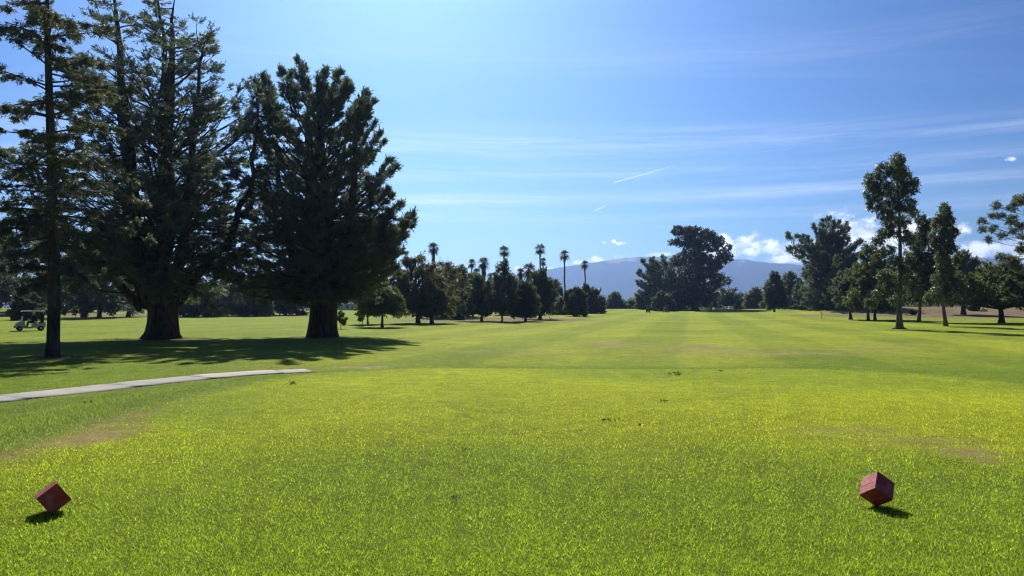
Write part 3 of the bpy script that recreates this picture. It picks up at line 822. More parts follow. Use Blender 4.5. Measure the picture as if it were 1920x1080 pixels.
# --- huge many-stemmed cypress
def big_cypress():
    rng = np.random.default_rng(33)
    d = 53.0; px0 = 303; root = root_at('cypress_tree', px0, d); z0 = root.location.z
    q = lambda px, py, dep=0.0: np.array([(px - px0) / F * d, dep, hm(d, z0, py)])
    tr = Geo()
    P = np.array([q(303, 650), q(303, 637), q(304, 625), q(305, 605), q(305, 585), q(304, 565), q(303, 545), q(303, 525)])
    Rp = np.array([1.7, 1.28, 1.02, .92, .90, 1.02, 1.05, .75])
    tr.tube(P, Rp, 40, lambda th, k: 1 + (.17 * np.sin(5 * th + .6) + .10 * np.sin(9 * th + 1.1))[None] * (1 - .75 * k)[:, None])
    trunk = tr.build('trunk', B_cyp, root, True)
    leaders = [([(285, 570), (264, 460), (256, 300), (244, 180), (236, 60), (228, -25)], .46, (-.3, -1.6)),
               ([(302, 565), (300, 420), (306, 250), (309, 120), (313, -15)], .46, (.2, 1.2)),
               ([(278, 575), (236, 490), (226, 380), (212, 270), (190, 190), (158, 128)], .32, (-.2, 2.8)),
               ([(322, 565), (345, 470), (372, 330), (388, 200), (405, 105)], .36, (.2, -2.0)),
               ([(328, 572), (372, 500), (420, 440), (452, 330), (462, 190)], .30, (.3, 2.5)),
               ([(268, 578), (215, 512), (150, 450), (108, 380), (92, 300)], .28, (-.3, -1.5)),
               ([(300, 565), (288, 420), (268, 240), (270, 110), (262, 30)], .34, (.6, 4.6)),
               ([(312, 565), (335, 420), (345, 250), (352, 120), (350, 30)], .34, (-.6, -4.4)),
               ([(296, 565), (300, 440), (330, 300), (420, 230), (440, 150)], .26, (.6, 5.2))]
    pr, tops = [], []
    for pts, r, (da, db) in leaders:
        K = len(pts); dep = np.linspace(da, db, K)
        C = resample([q(a, b, y) for (a, b), y in zip(pts, dep)], 14)
        C[2:-1] += rng.normal(size=(11, 3)) * np.array([.12, .12, .03])
        g = Geo(); t = np.linspace(0, 1, 14); g.tube(C, r * (1 - t) ** .7 + .03, 10)
        # branches off this leader
        zmax = C[-1, 2]
        n_b = int(20 + 1.5 * (zmax - 5))
        mine = []
        for i in range(n_b):
            s = rng.uniform(.20, 1.0); b0 = np.array([np.interp(s, t, C[:, j]) for j in range(3)])
            out = b0[:2] - np.array([0, 0]); th = math.atan2(out[1], out[0]) + rng.normal() * 1.1
            L = (1.5 + 3.2 * (1 - s) ** .6 + .5 * rng.random()) * rng.uniform(.55, 1.15)
            e = math.radians(6 + 26 * s + rng.normal() * 14)
            b2 = b0 + L * np.array([math.cos(th) * math.cos(e), math.sin(th) * math.cos(e), math.sin(e)])
            mine.append(bez(b0, (b0 + b2) / 2 + np.array([0, 0, -.05 * L]) + rng.normal(size=3) * .10 * L, b2, 8))
        for b in mine: g.tube(b, np.linspace(.055, .012, 8), 4)
        pr += mine
        g.build('limb', B_cyp, trunk, True)
    # low sweeping skirts and the outer shell on both sides
    prof = [(hm(d, z0, y), (px0 - a) / F * d, (b - px0) / F * d) for y, a, b in ((545, 175, 395), (500, 120, 450), (440, 70, 485), (360, 62, 490), (280, 85, 480), (210, 120, 470), (140, 150, 455), (80, 190, 400))]
    ax = lambda z: np.array([.2 * math.sin(z), .2 * math.cos(z), z])
    sh = env_prims(rng, prof, 125, ax, lambda t: 24 + 20 * t, .35, 8, sag=-.04, zlo=3.3, zhi=19)
    g = Geo()
    for b in sh: g.tube(b, np.linspace(.10, .014, 8), 5)
    g.build('branches', B_cyp, root, True)
    lowp = [(hm(d, z0, y), (px0 - a) / F * d, (b - px0) / F * d) for y, a, b in ((568, 190, 380), (545, 130, 430), (500, 80, 470), (450, 60, 490), (400, 60, 490))]
    lo_ = env_prims(rng, lowp, 60, ax, lambda t: -8 + 16 * t, .30, 8, sag=.07, zlo=4.6, zhi=10)
    g = Geo()
    for b in lo_: g.tube(b, np.linspace(.09, .012, 8), 5)
    g.build('branches', B_cyp, root, True)
    crown, wood = Geo(), Geo()
    foliage(rng, lo_, crown, wood, 12, .30, .22, .6, (25, 80), -.06, 6, .42, -.08, 8, .25, .08, (0, 0, -.10), .45, 'tri', .012, gap=.28, flat=.4)
    foliage(rng, np.array(pr), crown, wood, 10, .22, .30, .5, (25, 75), .06, 6, .40, .02, 8, .23, .075, (0, 0, 0), .45, 'tri', .012, gap=lambda z: .36 + .32 * sst(10, 21, z), flat=.4)
    foliage(rng, sh, crown, wood, 12, .35, .20, .6, (25, 80), .02, 6, .42, -.03, 8, .25, .08, (0, 0, -.05), .45, 'tri', .014, gap=lambda z: .42 + .34 * sst(8, 18, z), flat=.4)
    wood.build('twigs', B_cyp, root)
    crown.build('crown', L_cyp, root)
    tag(root, 'huge old cypress with flared trunk and many upright bare-topped limbs', 'tree')
big_cypress()

# --- dense pointed cypress to its right
def dense_cypress():
    rng = np.random.default_rng(44)
    d = 56.0; px0 = 605; root = root_at('cypress_tree', px0, d); z0 = root.location.z
    q = lambda px, py, dep=0.0: np.array([(px - px0) / F * d, dep, hm(d, z0, py)])
    tr = Geo()
    P = np.array([q(605, 645), q(605, 632), q(605, 618), q(606, 600), q(607, 580), q(608, 560), q(606, 535), q(604, 500)])
    tr.tube(P, np.array([1.45, 1.14, 1.02, .96, .95, .98, .95, .7]), 36, lambda th, k: 1 + (.12 * np.sin(6 * th + .2) + .08 * np.sin(11 * th))[None] * (1 - .6 * k)[:, None])
    trunk = tr.build('trunk', B_cyp, root, True)
    leaders = [([(598, 560), (585, 440), (572, 280), (572, 140)], .5, (0, 1.0)), ([(612, 560), (618, 420), (606, 260), (602, 142)], .5, (.2, -1.2)),
               ([(620, 560), (650, 470), (672, 340), (678, 215)], .38, (0, -2.0)), ([(590, 562), (540, 470), (510, 330), (502, 200)], .36, (0, 2.0)), ([(606, 560), (600, 430), (625, 300), (638, 190)], .32, (.4, 3.5))]
    for pts, r, (da, db) in leaders:
        C = resample([q(a, b, y) for (a, b), y in zip(pts, np.linspace(da, db, len(pts)))], 12); t = np.linspace(0, 1, 12)
        g = Geo(); g.tube(C, r * (1 - t) ** .75 + .03, 9); g.build('limb', B_cyp, trunk, True)
    rows = ((565, 505, 690), (548, 440, 705), (500, 430, 722), (465, 440, 735), (425, 445, 738), (395, 450, 712), (330, 458, 708), (280, 466, 688), (240, 488, 668), (205, 518, 645), (180, 542, 630), (158, 556, 616), (138, 568, 604))
    prof = [(hm(d, z0, y), (px0 - a) / F * d, (b - px0) / F * d) for y, a, b in rows]; prof.sort()
    ax = lambda z: np.array([-.12 * max(0, z - 9) * .5, 0, z])
    pr = env_prims(rng, prof, 270, ax, lambda t: 8 + 42 * t, .28, 8, sag=-.10, zlo=3.0, zhi=17.5, depth=.95)
    # sprays that break the outline: tops and right-hand side
    tips = [((585, 200), (568, 124)), ((590, 205), (600, 130)), ((610, 215), (642, 150)), ((620, 225), (652, 166)), ((620, 240), (666, 182)), ((560, 220), (548, 160)), ((530, 240), (512, 178)), ((510, 230), (486, 165)),
            ((640, 250), (690, 185)), ((650, 262), (688, 205)), ((660, 290), (692, 228)), ((660, 330), (708, 262)), ((670, 370), (737, 318)), ((680, 390), (722, 355)), ((680, 420), (734, 372)), ((690, 470), (770, 408)),
            ((690, 480), (760, 428)), ((690, 470), (735, 405)), ((690, 500), (752, 452)), ((690, 520), (745, 475)), ((680, 540), (730, 505))]
    ex = []
    for (a, b), (c, e) in tips:
        for k in range(3):
            dep = rng.normal() * 1.6
            p0, p2 = q(a, b, dep * .5), q(c + rng.normal() * 4, e + rng.normal() * 4, dep)
            ex.append(bez(p0, (p0 + p2) / 2 + np.array([0, 0, -.12 * np.linalg.norm(p2 - p0)]), p2, 8))
    lowp = [(hm(d, z0, y), (px0 - a) / F * d, (b - px0) / F * d) for y, a, b in ((572, 470, 690), (552, 432, 712), (520, 425, 735), (480, 432, 748), (440, 440, 750), (400, 450, 735))]
    lo_ = env_prims(rng, lowp, 90, ax, lambda t: -10 + 16 * t, .30, 8, sag=.06, zlo=4.2, zhi=10)
    pr = np.concatenate([pr, lo_])
    g = Geo()
    for b in pr: g.tube(b, np.linspace(.11, .014, 8), 4)
    for b in ex: g.tube(b, np.linspace(.06, .01, 8), 4)
    g.build('branches', B_cyp, root, True)
    crown = Geo()
    foliage(rng, pr, crown, None, 11, .28, .22, .24, (22, 70), .08, 6, .34, .12, 8, .25, .08, (0, 0, .08), .4, 'tri', 0, gap=.32, flat=.55)
    foliage(rng, np.array(ex), crown, None, 14, .25, .20, .30, (22, 50), .20, 5, .32, .26, 8, .26, .075, (0, 0, .12), .28, 'tri', 0, tip=4)
    crown.build('crown', L_cyp, root)
    tag(root, 'dense dark cypress with spiky top, right of the many-stemmed one', 'tree')
dense_cypress()
# ------------------------------------------------------------------ palms
def palm(label, px, d, top, crown_px, r0, seed, skirt=.0, lean=0.0, shag=False):
    rng = np.random.default_rng(seed)
    root = root_at('fan_palm', px, d); z0 = root.location.z
    h = hm(d, z0, top); cr = crown_px / 2 / F * d * 1.42
    hc = h - cr * .92
    P = trunk_path(rng, hc, .012, 10, (lean, 0)); t = np.linspace(0, 1, 10)
    wood = Geo(); R = r0 * (1.25 - .4 * t); R[0] *= 1.5; wood.tube(P, R, 9)
    top_p = P[-1]
    crown, dead = Geo(), Geo()
    def fan(g, c, dr, pet, rad, droop, tn, wide=52, nn=7):
        u = nrm(dr); e = c + u * pet
        if pet > .1: g.sticks([c], [e], .025, .018, tn)
        s = nrm(np.cross(u, UP + 1e-3)); w = np.cross(s, u)
        a = np.radians(np.linspace(-wide, wide, nn))
        for i in range(nn):
            f = math.cos(a[i]) * u + math.sin(a[i]) * s + .12 * rng.normal() * w - UP * droop * (.3 + .5 * abs(math.sin(a[i])))
            f = nrm(f); b = nrm(np.cross(f, w)) * rad * .07
            m = e + f * rad * .5; q = e + f * rad * rng.uniform(.85, 1.1) - UP * rad * .20 * (1 + droop)
            g.add([e, m + b, q, m - b], [(0, 1, 2, 3)], tn)
    nl = 24
    for i in range(nl):
        th = i * 2.39996 + rng.normal() * .25; e = math.radians(80 - 118 * ((i + .5) / nl) ** .85 + rng.normal() * 6)
        dr = np.array([math.cos(th) * math.cos(e), math.sin(th) * math.cos(e), math.sin(e)])
        fan(crown, top_p + np.array([0, 0, -.2 * cr * (i / nl)]), dr, cr * .16, cr * .92 * rng.uniform(.85, 1.1), .10 + .35 * (i / nl), rng.random())
    ns = int(8 + 60 * skirt)
    for i in range(ns):
        th = rng.uniform(0, 6.28); z = -cr * .25 - rng.random() ** 1.3 * (.55 * cr + skirt * h * .35)
        e = math.radians(rng.uniform(-86, -66))
        dr = np.array([math.cos(th) * math.cos(e), math.sin(th) * math.cos(e), math.sin(e)])
        k = .8 if not shag else 1.2
        fan(dead, top_p + np.array([math.cos(th) * r0, math.sin(th) * r0, z]), dr, .05, cr * .45 * k, .2, rng.random(), 30, 4)
    wood.build('trunk', B_palm, root, True); crown.build('crown', L_palm, root); tag(dead.build('frond_skirt', L_dead, root), kind='stuff')
    tag(root, label, 'palm', 'fan palms rising above the centre trees')

palm('shaggy palm poking out of the round-headed trees nearest the cypresses', 813, 150, 452, 19, .30, 101, .45)
palm('low palm head half sunk in the trees right of the shaggy palm', 835, 155, 491, 17, .28, 102, .3)
palm('small thin palm, leftmost of the open palm group', 886, 190, 483, 15, .16, 103, .02)
palm('thick palm with heavy skirt beside the small thin palm', 905, 172, 479, 20, .42, 104, .9)
palm('short palm tucked left of the thick skirted palm', 893, 168, 500, 15, .26, 105, .3)
palm('short palm tucked right of the thick skirted palm', 920, 172, 509, 14, .25, 106, .3)
palm('tall palm standing behind the airy pointed tree', 946, 182, 458, 18, .20, 107, .08)
palm('thick palm with wide dead skirt right of the airy pointed tree', 976, 170, 500, 16, .40, 108, .8)
palm('ragged palm with drooping shaggy top', 992, 168, 488, 24, .34, 109, .6, 0, True)
palm('tallest palm of the centre group', 1012, 200, 454, 18, .21, 110, .05)
palm('shorter palm close beside the tallest palm', 1019, 206, 481, 13, .17, 111, .03)
palm('small palm low beside the twin thin conifers', 1033, 185, 521, 12, .18, 112, .1)
palm('lone tall palm in front of the left end of the ridge', 1058, 228, 466, 17, .24, 113, .06)
palm('lone palm above the domed tree, rightmost of all palms', 1099, 240, 486, 14, .22, 114, .05, -.4)

# ------------------------------------------------------------------ trees of the course
BG = 'trees in the dark row beyond the left fairway'
# far left row, seen under and between the near crowns
for i, (px, d, rows, kind, lab) in enumerate([
    (-40, 150, ((585, -90, 20), (540, -100, 30), (480, -95, 28), (440, -60, 0)), 'broad', 'leafy tree cut by the left edge behind the golf cart'),
    (47, 118, ((596, 28, 66), (585, 20, 76), (570, 22, 72), (555, 38, 58)), 'broad', 'little round tree on the rise behind the golf cart'),
    (30, 165, ((580, -20, 80), (540, -30, 92), (490, -20, 85), (430, 10, 55)), 'pepper', 'sunlit leafy tree behind the golf cart roof'),
    (155, 142, ((585, 112, 196), (540, 100, 210), (490, 108, 200), (450, 135, 175)), 'broad', 'dark tree behind and just right of the slim conifer'),
    (185, 135, ((588, 150, 225), (550, 140, 235), (510, 150, 225), (470, 170, 205)), 'broad', 'stocky trunked tree left of the huge cypress trunk'),
    (240, 150, ((586, 205, 278), (545, 195, 290), (495, 205, 280), (460, 225, 255)), 'broad', 'tree hidden mostly behind the huge cypress trunk'),
    (110, 170, ((586, 70, 150), (545, 60, 160), (500, 70, 150), (455, 95, 125)), 'pepper', 'tree behind the slim conifer trunk'),
    (345, 150, ((588, 310, 385), (560, 302, 392), (530, 312, 382), (505, 330, 360)), 'broad', 'dark tree just right of the huge cypress trunk'),
    (385, 148, ((590, 352, 418), (565, 345, 426), (540, 355, 418), (520, 372, 400)), 'pepper', 'olive tree between the two big cypress trunks, leftmost of four'),
    (450, 158, ((590, 415, 488), (560, 405, 498), (530, 418, 485), (508, 438, 465)), 'conifer', 'open conifer between the two big cypress trunks'),
    (480, 152, ((590, 455, 508), (570, 450, 514), (545, 458, 505), (525, 470, 490)), 'broad', 'small dark tree left of the open gap under the cypresses'),
    (535, 165, ((588, 500, 572), (560, 492, 580), (535, 502, 570), (515, 522, 550)), 'broad', 'dark tree just left of the dense cypress trunk')]):
    rows = tuple((y if n_ == 0 else 575 - (575 - y) * 1.3, px - (px - a) * 1.15, px + (c - px) * 1.15) for n_, (y, a, c) in enumerate(rows)) if px < 260 else rows
    make_tree('background_tree', lab, kind, px, d, rows, .32, 200 + i, dens=1.2, group=BG, leaf=L_drk if kind == 'broad' else None)

# saplings and the young conifer right of the cypresses
make_tree('sapling', 'bright leafy sapling close right of the dense cypress trunk', 'broad', 639, 76, ((607, 632, 647), (598, 629, 649), (590, 631, 647), (583, 637, 642)), .04, 221, dens=.16, leaf=L_lit, L=.12)
make_tree('sapling', 'thin sapling farther right, left of the young layered conifer', 'broad', 680, 86, ((602, 673, 688), (596, 671, 690), (590, 674, 686), (585, 678, 682)), .04, 222, dens=.13, leaf=L_lit, L=.11)
make_tree('young_conifer', 'small layered conifer standing alone right of the dense cypress', 'conifer', 717, 82, ((590, 672, 762), (580, 668, 765), (565, 675, 755), (550, 688, 745), (535, 705, 730), (525, 715, 719)), .14, 223, dens=1.5, leaf=L_oak)
make_tree('slim_tree', 'thin dark tree between the dense cypress and the layered conifer', 'broad', 690, 96, ((585, 670, 712), (560, 660, 718), (530, 665, 715), (500, 678, 702)), .10, 224, dens=.8, leaf=L_drk)

# round-headed trees, left of centre
make_tree('pepper_tree', 'wide olive-brown round-headed tree with leaning trunk', 'pepper', 784, 100, ((585, 738, 838), (560, 728, 850), (530, 735, 852), (505, 748, 842), (485, 768, 825), (474, 788, 805)), .26, 231, dens=2.0, lean=(-.5, 0), fork=2.0)
make_tree('round_tree', 'low bright-leaved tree with stout trunk before the olive-brown one', 'broad', 810, 97, ((590, 788, 834), (575, 780, 840), (555, 782, 838), (540, 795, 826), (532, 806, 814)), .26, 232, dens=1.1)
make_tree('pepper_tree', 'drooping brownish tree behind the low bright-leaved one', 'pepper', 835, 132, ((590, 795, 878), (560, 788, 885), (525, 795, 880), (500, 812, 862), (488, 828, 845)), .26, 233, dens=1.12)
make_tree('oak_tree', 'dense domed dark tree between shaggy palm and palm group', 'broad', 864, 140, ((588, 838, 890), (560, 828, 898), (530, 832, 894), (510, 845, 884), (500, 858, 872)), .35, 234, dens=1.12, leaf=L_oak)
make_tree('shrub', 'pale green low shrub at the foot of the domed dark tree', 'broad', 857, 121, ((597, 844, 870), (590, 841, 873), (584, 846, 868), (580, 853, 861)), .06, 235, 'shrub', dens=.5, leaf=L_lit)
make_tree('oak_tree', 'broad dark tree under the thick skirted palm', 'broad', 903, 112, ((588, 868, 938), (565, 862, 945), (545, 868, 940), (525, 885, 922), (518, 898, 908)), .18, 236, dens=1.05, leaf=L_drk)
make_tree('airy_tree', 'tall airy pointed tree with see-through crown and thin trunk', 'euc', 941, 108, ((585, 922, 965), (560, 918, 970), (535, 922, 966), (515, 928, 960), (500, 934, 952), (486, 940, 944)), .11, 237, dens=1.2)
make_tree('conifer_tree', 'dark conifer right of the airy pointed tree', 'conifer', 985, 110, ((592, 958, 1010), (575, 956, 1012), (555, 962, 1006), (538, 972, 996), (526, 984, 986)), .16, 238, dens=1.6, leaf=L_drk)
make_tree('cedar_tree', 'bulky dark tree standing before the tallest palm', 'cypress', 1012, 124, ((590, 985, 1038), (570, 984, 1040), (545, 986, 1036), (522, 994, 1030), (508, 1006, 1020)), .24, 239, dens=0.98, leaf=L_drk)
make_tree('oak_tree', 'dark leafy tree filling in behind the airy pointed tree', 'broad', 958, 150, ((590, 925, 990), (565, 918, 998), (545, 925, 992), (525, 945, 975)), .25, 240, dens=0.91, leaf=L_oak)
make_tree('thin_conifer', 'left of two thin conifers right of the tallest palm', 'conifer', 1038, 192, ((590, 1030, 1046), (560, 1029, 1047), (535, 1033, 1043), (520, 1037, 1039)), .14, 241, dens=.6)
make_tree('thin_conifer', 'right of two thin conifers right of the tallest palm', 'conifer', 1045, 196, ((590, 1036, 1054), (560, 1036, 1055), (540, 1039, 1050), (526, 1044, 1046)), .14, 242, dens=.6)
make_tree('pepper_tree', 'low drooping tree under the lone tall palm', 'pepper', 1052, 170, ((592, 1036, 1070), (580, 1034, 1072), (565, 1038, 1068), (555, 1046, 1058)), .18, 243, dens=.9)
make_tree('round_tree', 'neat round dark tree alone at the fairway edge', 'broad', 1080, 148, ((588, 1062, 1098), (570, 1060, 1099), (552, 1064, 1096), (541, 1074, 1086)), .20, 244, dens=1.4, leaf=L_drk)
make_tree('domed_tree', 'big dark domed tree below the lone rightmost palm', 'broad', 1104, 195, ((585, 1070, 1136), (565, 1076, 1130), (548, 1084, 1118), (536, 1094, 1104)), .3, 245, dens=1.33, leaf=L_drk)
# centre, below the ridge
make_tree('spiky_bush', 'spiky-topped bush alone below the ridge', 'cypress', 1154, 275, ((582, 1136, 1172), (570, 1138, 1171), (560, 1144, 1166), (551, 1150, 1158)), .25, 251, 'bush', dens=.8)
make_tree('round_bush', 'low round bush right of the spiky-topped bush', 'broad', 1190, 280, ((582, 1168, 1212), (572, 1170, 1210), (562, 1180, 1200)), .2, 252, 'bush', dens=.8)
make_tree('pepper_tree', 'small leafy tree at the left foot of the wide cypress', 'broad', 1204, 262, ((580, 1190, 1222), (565, 1192, 1222), (552, 1196, 1216), (546, 1202, 1208)), .2, 253, dens=.8)
make_tree('pepper_tree', 'small leafy tree between wide cypress and tall eucalyptus', 'broad', 1245, 242, ((580, 1230, 1264), (565, 1228, 1266), (552, 1234, 1260), (546, 1242, 1250)), .2, 254, dens=.9)
make_tree('cypress_tree', 'wide flat-topped cypress left of the tall centre eucalyptus', 'cypress', 1250, 262, ((582, 1210, 1300), (560, 1200, 1305), (530, 1205, 1305), (510, 1212, 1300), (495, 1218, 1290), (487, 1230, 1270)), .5, 255, dens=1.8,
          tips=[((1240, 520), (1206, 492)), ((1240, 535), (1200, 512)), ((1240, 545), (1197, 530)), ((1240, 555), (1204, 548)), ((1245, 510), (1222, 487)), ((1250, 505), (1242, 485))])
make_tree('pepper_tree', 'flat-crowned tree shading the parked cars', 'euc', 1362, 282, ((572, 1340, 1386), (560, 1336, 1390), (548, 1342, 1384), (540, 1354, 1372)), .2, 256, dens=.9)
make_tree('pepper_tree', 'weeping yellowish tree right of the parked cars', 'pepper', 1418, 258, ((584, 1400, 1438), (565, 1396, 1440), (548, 1402, 1434), (538, 1412, 1424)), .25, 257, dens=1.1)
make_tree('dark_bush', 'dark bush between parked cars and weeping tree', 'broad', 1394, 285, ((582, 1376, 1412), (570, 1378, 1410), (558, 1388, 1400)), .2, 258, 'bush', dens=.8, leaf=L_drk)
make_tree('conifer_tree', 'single tidy conifer on the far right of the fairway end', 'conifer', 1452, 198, ((576, 1424, 1478), (560, 1428, 1474), (540, 1435, 1468), (522, 1444, 1460), (507, 1451, 1453)), .22, 259, dens=1.2)
make_tree('eucalyptus_tree', 'rounded grey-green tree behind the tidy conifer', 'broad', 1484, 255, ((584, 1464, 1508), (560, 1462, 1510), (535, 1466, 1504), (515, 1474, 1496), (509, 1482, 1488)), .3, 260, dens=1.1, leaf=L_euc)

# tall centre eucalyptus: clump by clump
def clump_tree(name, label, px0, d, trunk, r0, cl, seed, leaf, bark, depth=.8, n_twig=30, tw=.6, nl=9, L=.35, Wd=.16, lb=(0, 0, -.35), limb_r=.09, roots=None, fill=1.0, cat='tree', from_lo=.25):
    rng = np.random.default_rng(seed)
    root = root_at(name, px0, d); z0 = root.location.z
    q = lambda px, py, dep=0.0: np.array([(px - px0) / F * d, dep, hm(d, z0, py)])
    C = resample([q(a, b) for a, b in trunk], 14); C[0, 2] = -.3; t = np.linspace(0, 1, 14)
    wood = Geo(); R = r0 * (1 - t) ** .8 + .03; R[0] *= 1.7; R[1] *= 1.1; wood.tube(C, R, 10)
    if roots: 
        for k in range(7):
            a = k * .9; e = np.array([math.cos(a) * roots, math.sin(a) * roots, -.12]); wood.tube(bez(np.array([0, 0, .35]), e * .45 + np.array([0, 0, .12]), e, 5), [r0 * .5, r0 * .42, r0 * .32, r0 * .2, .03], 6)
    rows = []
    for (cx, cy, rx, ry) in cl:
        c = q(cx, cy); s = d / F
        w = max(rx * s, .5)
        for k in range(2 if rx * s > 1.6 else 1):
            dep = rng.normal() * depth * w * 1.1
            rows.append((c[0] + rng.normal() * .1 * w, dep, c[2] + rng.normal() * .1 * w, rx * s, rx * s * rng.uniform(.7, 1.1), ry * s))
            zt = np.clip(c[2] - w * rng.uniform(1.0, 2.2), C[2, 2] if from_lo < .1 else C[-1, 2] * from_lo, C[-1, 2] * .97)
            o = np.array([np.interp(zt, C[:, 2], C[:, i]) for i in range(3)])
            e = np.array(rows[-1][:3])
            b = bez(o, (o + e) / 2 + np.array([0, 0, -.12 * np.linalg.norm(e - o)]) + rng.normal(size=3) * .08 * w, e, 8)
            wood.tube(b, np.linspace(limb_r, limb_r * .2, 8) * min(1.6, .5 + w * .3), 5)
            for j in range(5):
                f = e + rng.normal(size=3) * np.array([rx * s, rx * s, ry * s]) * .55
                wood.tube(bez(b[5], (b[5] + f) / 2 - np.array([0, 0, .05 * w]), f, 4), np.linspace(limb_r * .4, limb_r * .1, 4), 3)
    crown = Geo()
    clumps(rng, rows, crown, n_twig, tw, nl, L, Wd * 1.35, lb, .6, 'tri')
    return finish(root, wood, crown, bark, leaf, label, cat)

clump_tree('eucalyptus_tree', 'giant clumpy-crowned eucalyptus towering at the end of the fairway', 1303, 250, [(1303, 590), (1303, 560), (1306, 530), (1310, 500), (1312, 470), (1310, 440)], 1.3,
    [(1272, 430, 10, 8), (1288, 434, 12, 9), (1302, 434, 14, 9), (1320, 440, 14, 9), (1335, 442, 11, 9), (1346, 452, 10, 9), (1262, 454, 9, 6), (1278, 452, 12, 8), (1296, 455, 14, 9), (1316, 460, 14, 9), (1336, 464, 11, 8), (1288, 474, 13, 8),
     (1306, 482, 16, 11), (1325, 486, 13, 9), (1366, 462, 7, 6), (1358, 476, 10, 8), (1350, 488, 11, 8), (1370, 482, 6, 6), (1340, 500, 11, 8), (1274, 488, 13, 10), (1292, 505, 18, 12), (1318, 512, 18, 12), (1345, 520, 13, 7), (1362, 528, 9, 6), (1340, 534, 10, 6),
     (1284, 530, 20, 14), (1308, 540, 20, 14), (1326, 552, 14, 12), (1282, 560, 18, 14), (1305, 566, 16, 11), (1335, 565, 14, 10), (1268, 572, 14, 8)],
    301, leaf_mat('blue_gum_foliage', (.024, .034, .024), (.070, .082, .050), .30, .45, .35), B_euc, .8, 26, .7, 10, .50, .30, (0, 0, -.25), .2, None)
make_tree('round_bush', 'dark little bush at the foot of the giant eucalyptus', 'broad', 1304, 236, ((583, 1298, 1311), (579, 1299, 1310), (576, 1303, 1306)), .08, 302, 'bush', dens=.4, leaf=L_drk)

# right-hand group
make_tree('cypress_tree', 'broad fan-topped cypress left of the tall right eucalyptus', 'cypress', 1553, 182, ((582, 1508, 1602), (555, 1506, 1610), (525, 1510, 1608), (500, 1514, 1604), (475, 1520, 1598), (450, 1526, 1588), (430, 1538, 1576)), .75, 311, dens=2.4,
          tips=[((1540, 505), (1476, 447)), ((1540, 515), (1484, 468)), ((1542, 495), (1500, 442)), ((1550, 470), (1530, 425)), ((1553, 470), (1546, 417)), ((1556, 470), (1566, 420)), ((1560, 480), (1592, 430)), ((1565, 490), (1606, 456)), ((1565, 505), (1608, 480)), ((1545, 480), (1515, 450)), ((1556, 475), (1578, 424))])
make_tree('cypress_tree', 'lower cypress joined to the right of the fan-topped one', 'cypress', 1580, 172, ((575, 1555, 1612), (545, 1550, 1618), (510, 1556, 1612), (480, 1568, 1600)), .45, 312, dens=1.3)
make_tree('dark_tree', 'dark tree with straight trunk right of the fan-topped cypress', 'conifer', 1595, 126, ((572, 1565, 1628), (550, 1562, 1632), (525, 1570, 1624), (505, 1584, 1606)), .24, 313, dens=1.3, leaf=L_cyp)
make_tree('broad_tree', 'leafy tree, left of the two standing before the dry bank', 'euc', 1628, 118, ((578, 1596, 1660), (550, 1590, 1668), (515, 1596, 1664), (480, 1610, 1650), (455, 1625, 1636)), .20, 314, dens=2.0, leaf=L_oak)
make_tree('broad_tree', 'leafy tree, right of the two standing before the dry bank', 'broad', 1641, 123, ((580, 1612, 1680), (550, 1606, 1690), (515, 1615, 1680), (485, 1632, 1660)), .20, 315, dens=1.4)
clump_tree('eucalyptus_tree', 'tallest slender eucalyptus on the right with bare middle trunk', 1687, 76, [(1687, 620), (1686, 590), (1687, 540), (1688, 480), (1687, 430), (1686, 380), (1680, 320), (1676, 300)], .24,
    [(1672, 303, 9, 10), (1684, 300, 7, 10), (1660, 318, 12, 13), (1680, 325, 15, 15), (1700, 332, 11, 13), (1640, 340, 14, 14), (1632, 362, 12, 12), (1658, 352, 16, 15), (1684, 358, 16, 14), (1708, 352, 12, 12), (1716, 340, 6, 6), (1642, 382, 14, 11), (1668, 388, 16, 13), (1694, 386, 15, 13), (1650, 404, 13, 9),
     (1676, 414, 14, 11), (1698, 412, 10, 10), (1712, 398, 7, 7), (1664, 436, 14, 9), (1684, 442, 12, 10), (1652, 450, 9, 7), (1668, 466, 12, 7), (1700, 452, 8, 8), (1648, 478, 9, 6), (1672, 488, 10, 8), (1700, 484, 8, 8), (1690, 505, 10, 8), (1660, 515, 12, 10), (1700, 525, 12, 10), (1672, 540, 14, 10), (1708, 548, 12, 9), (1650, 548, 12, 10), (1690, 560, 14, 8), (1636, 565, 10, 8)],
    316, L_euc, B_euc, .8, 210, .32, 10, .22, .075, (0, 0, -.55), .045, 1.0)
make_tree('leaning_tree', 'dense dark tree on a leaning trunk behind the tallest eucalyptus', 'euc', 1722, 106, ((562, 1688, 1756), (545, 1686, 1760), (505, 1690, 1752), (465, 1696, 1744), (430, 1702, 1730), (402, 1710, 1718)), .20, 317, dens=2.6, lean=(.9, 0), leaf=L_drk)
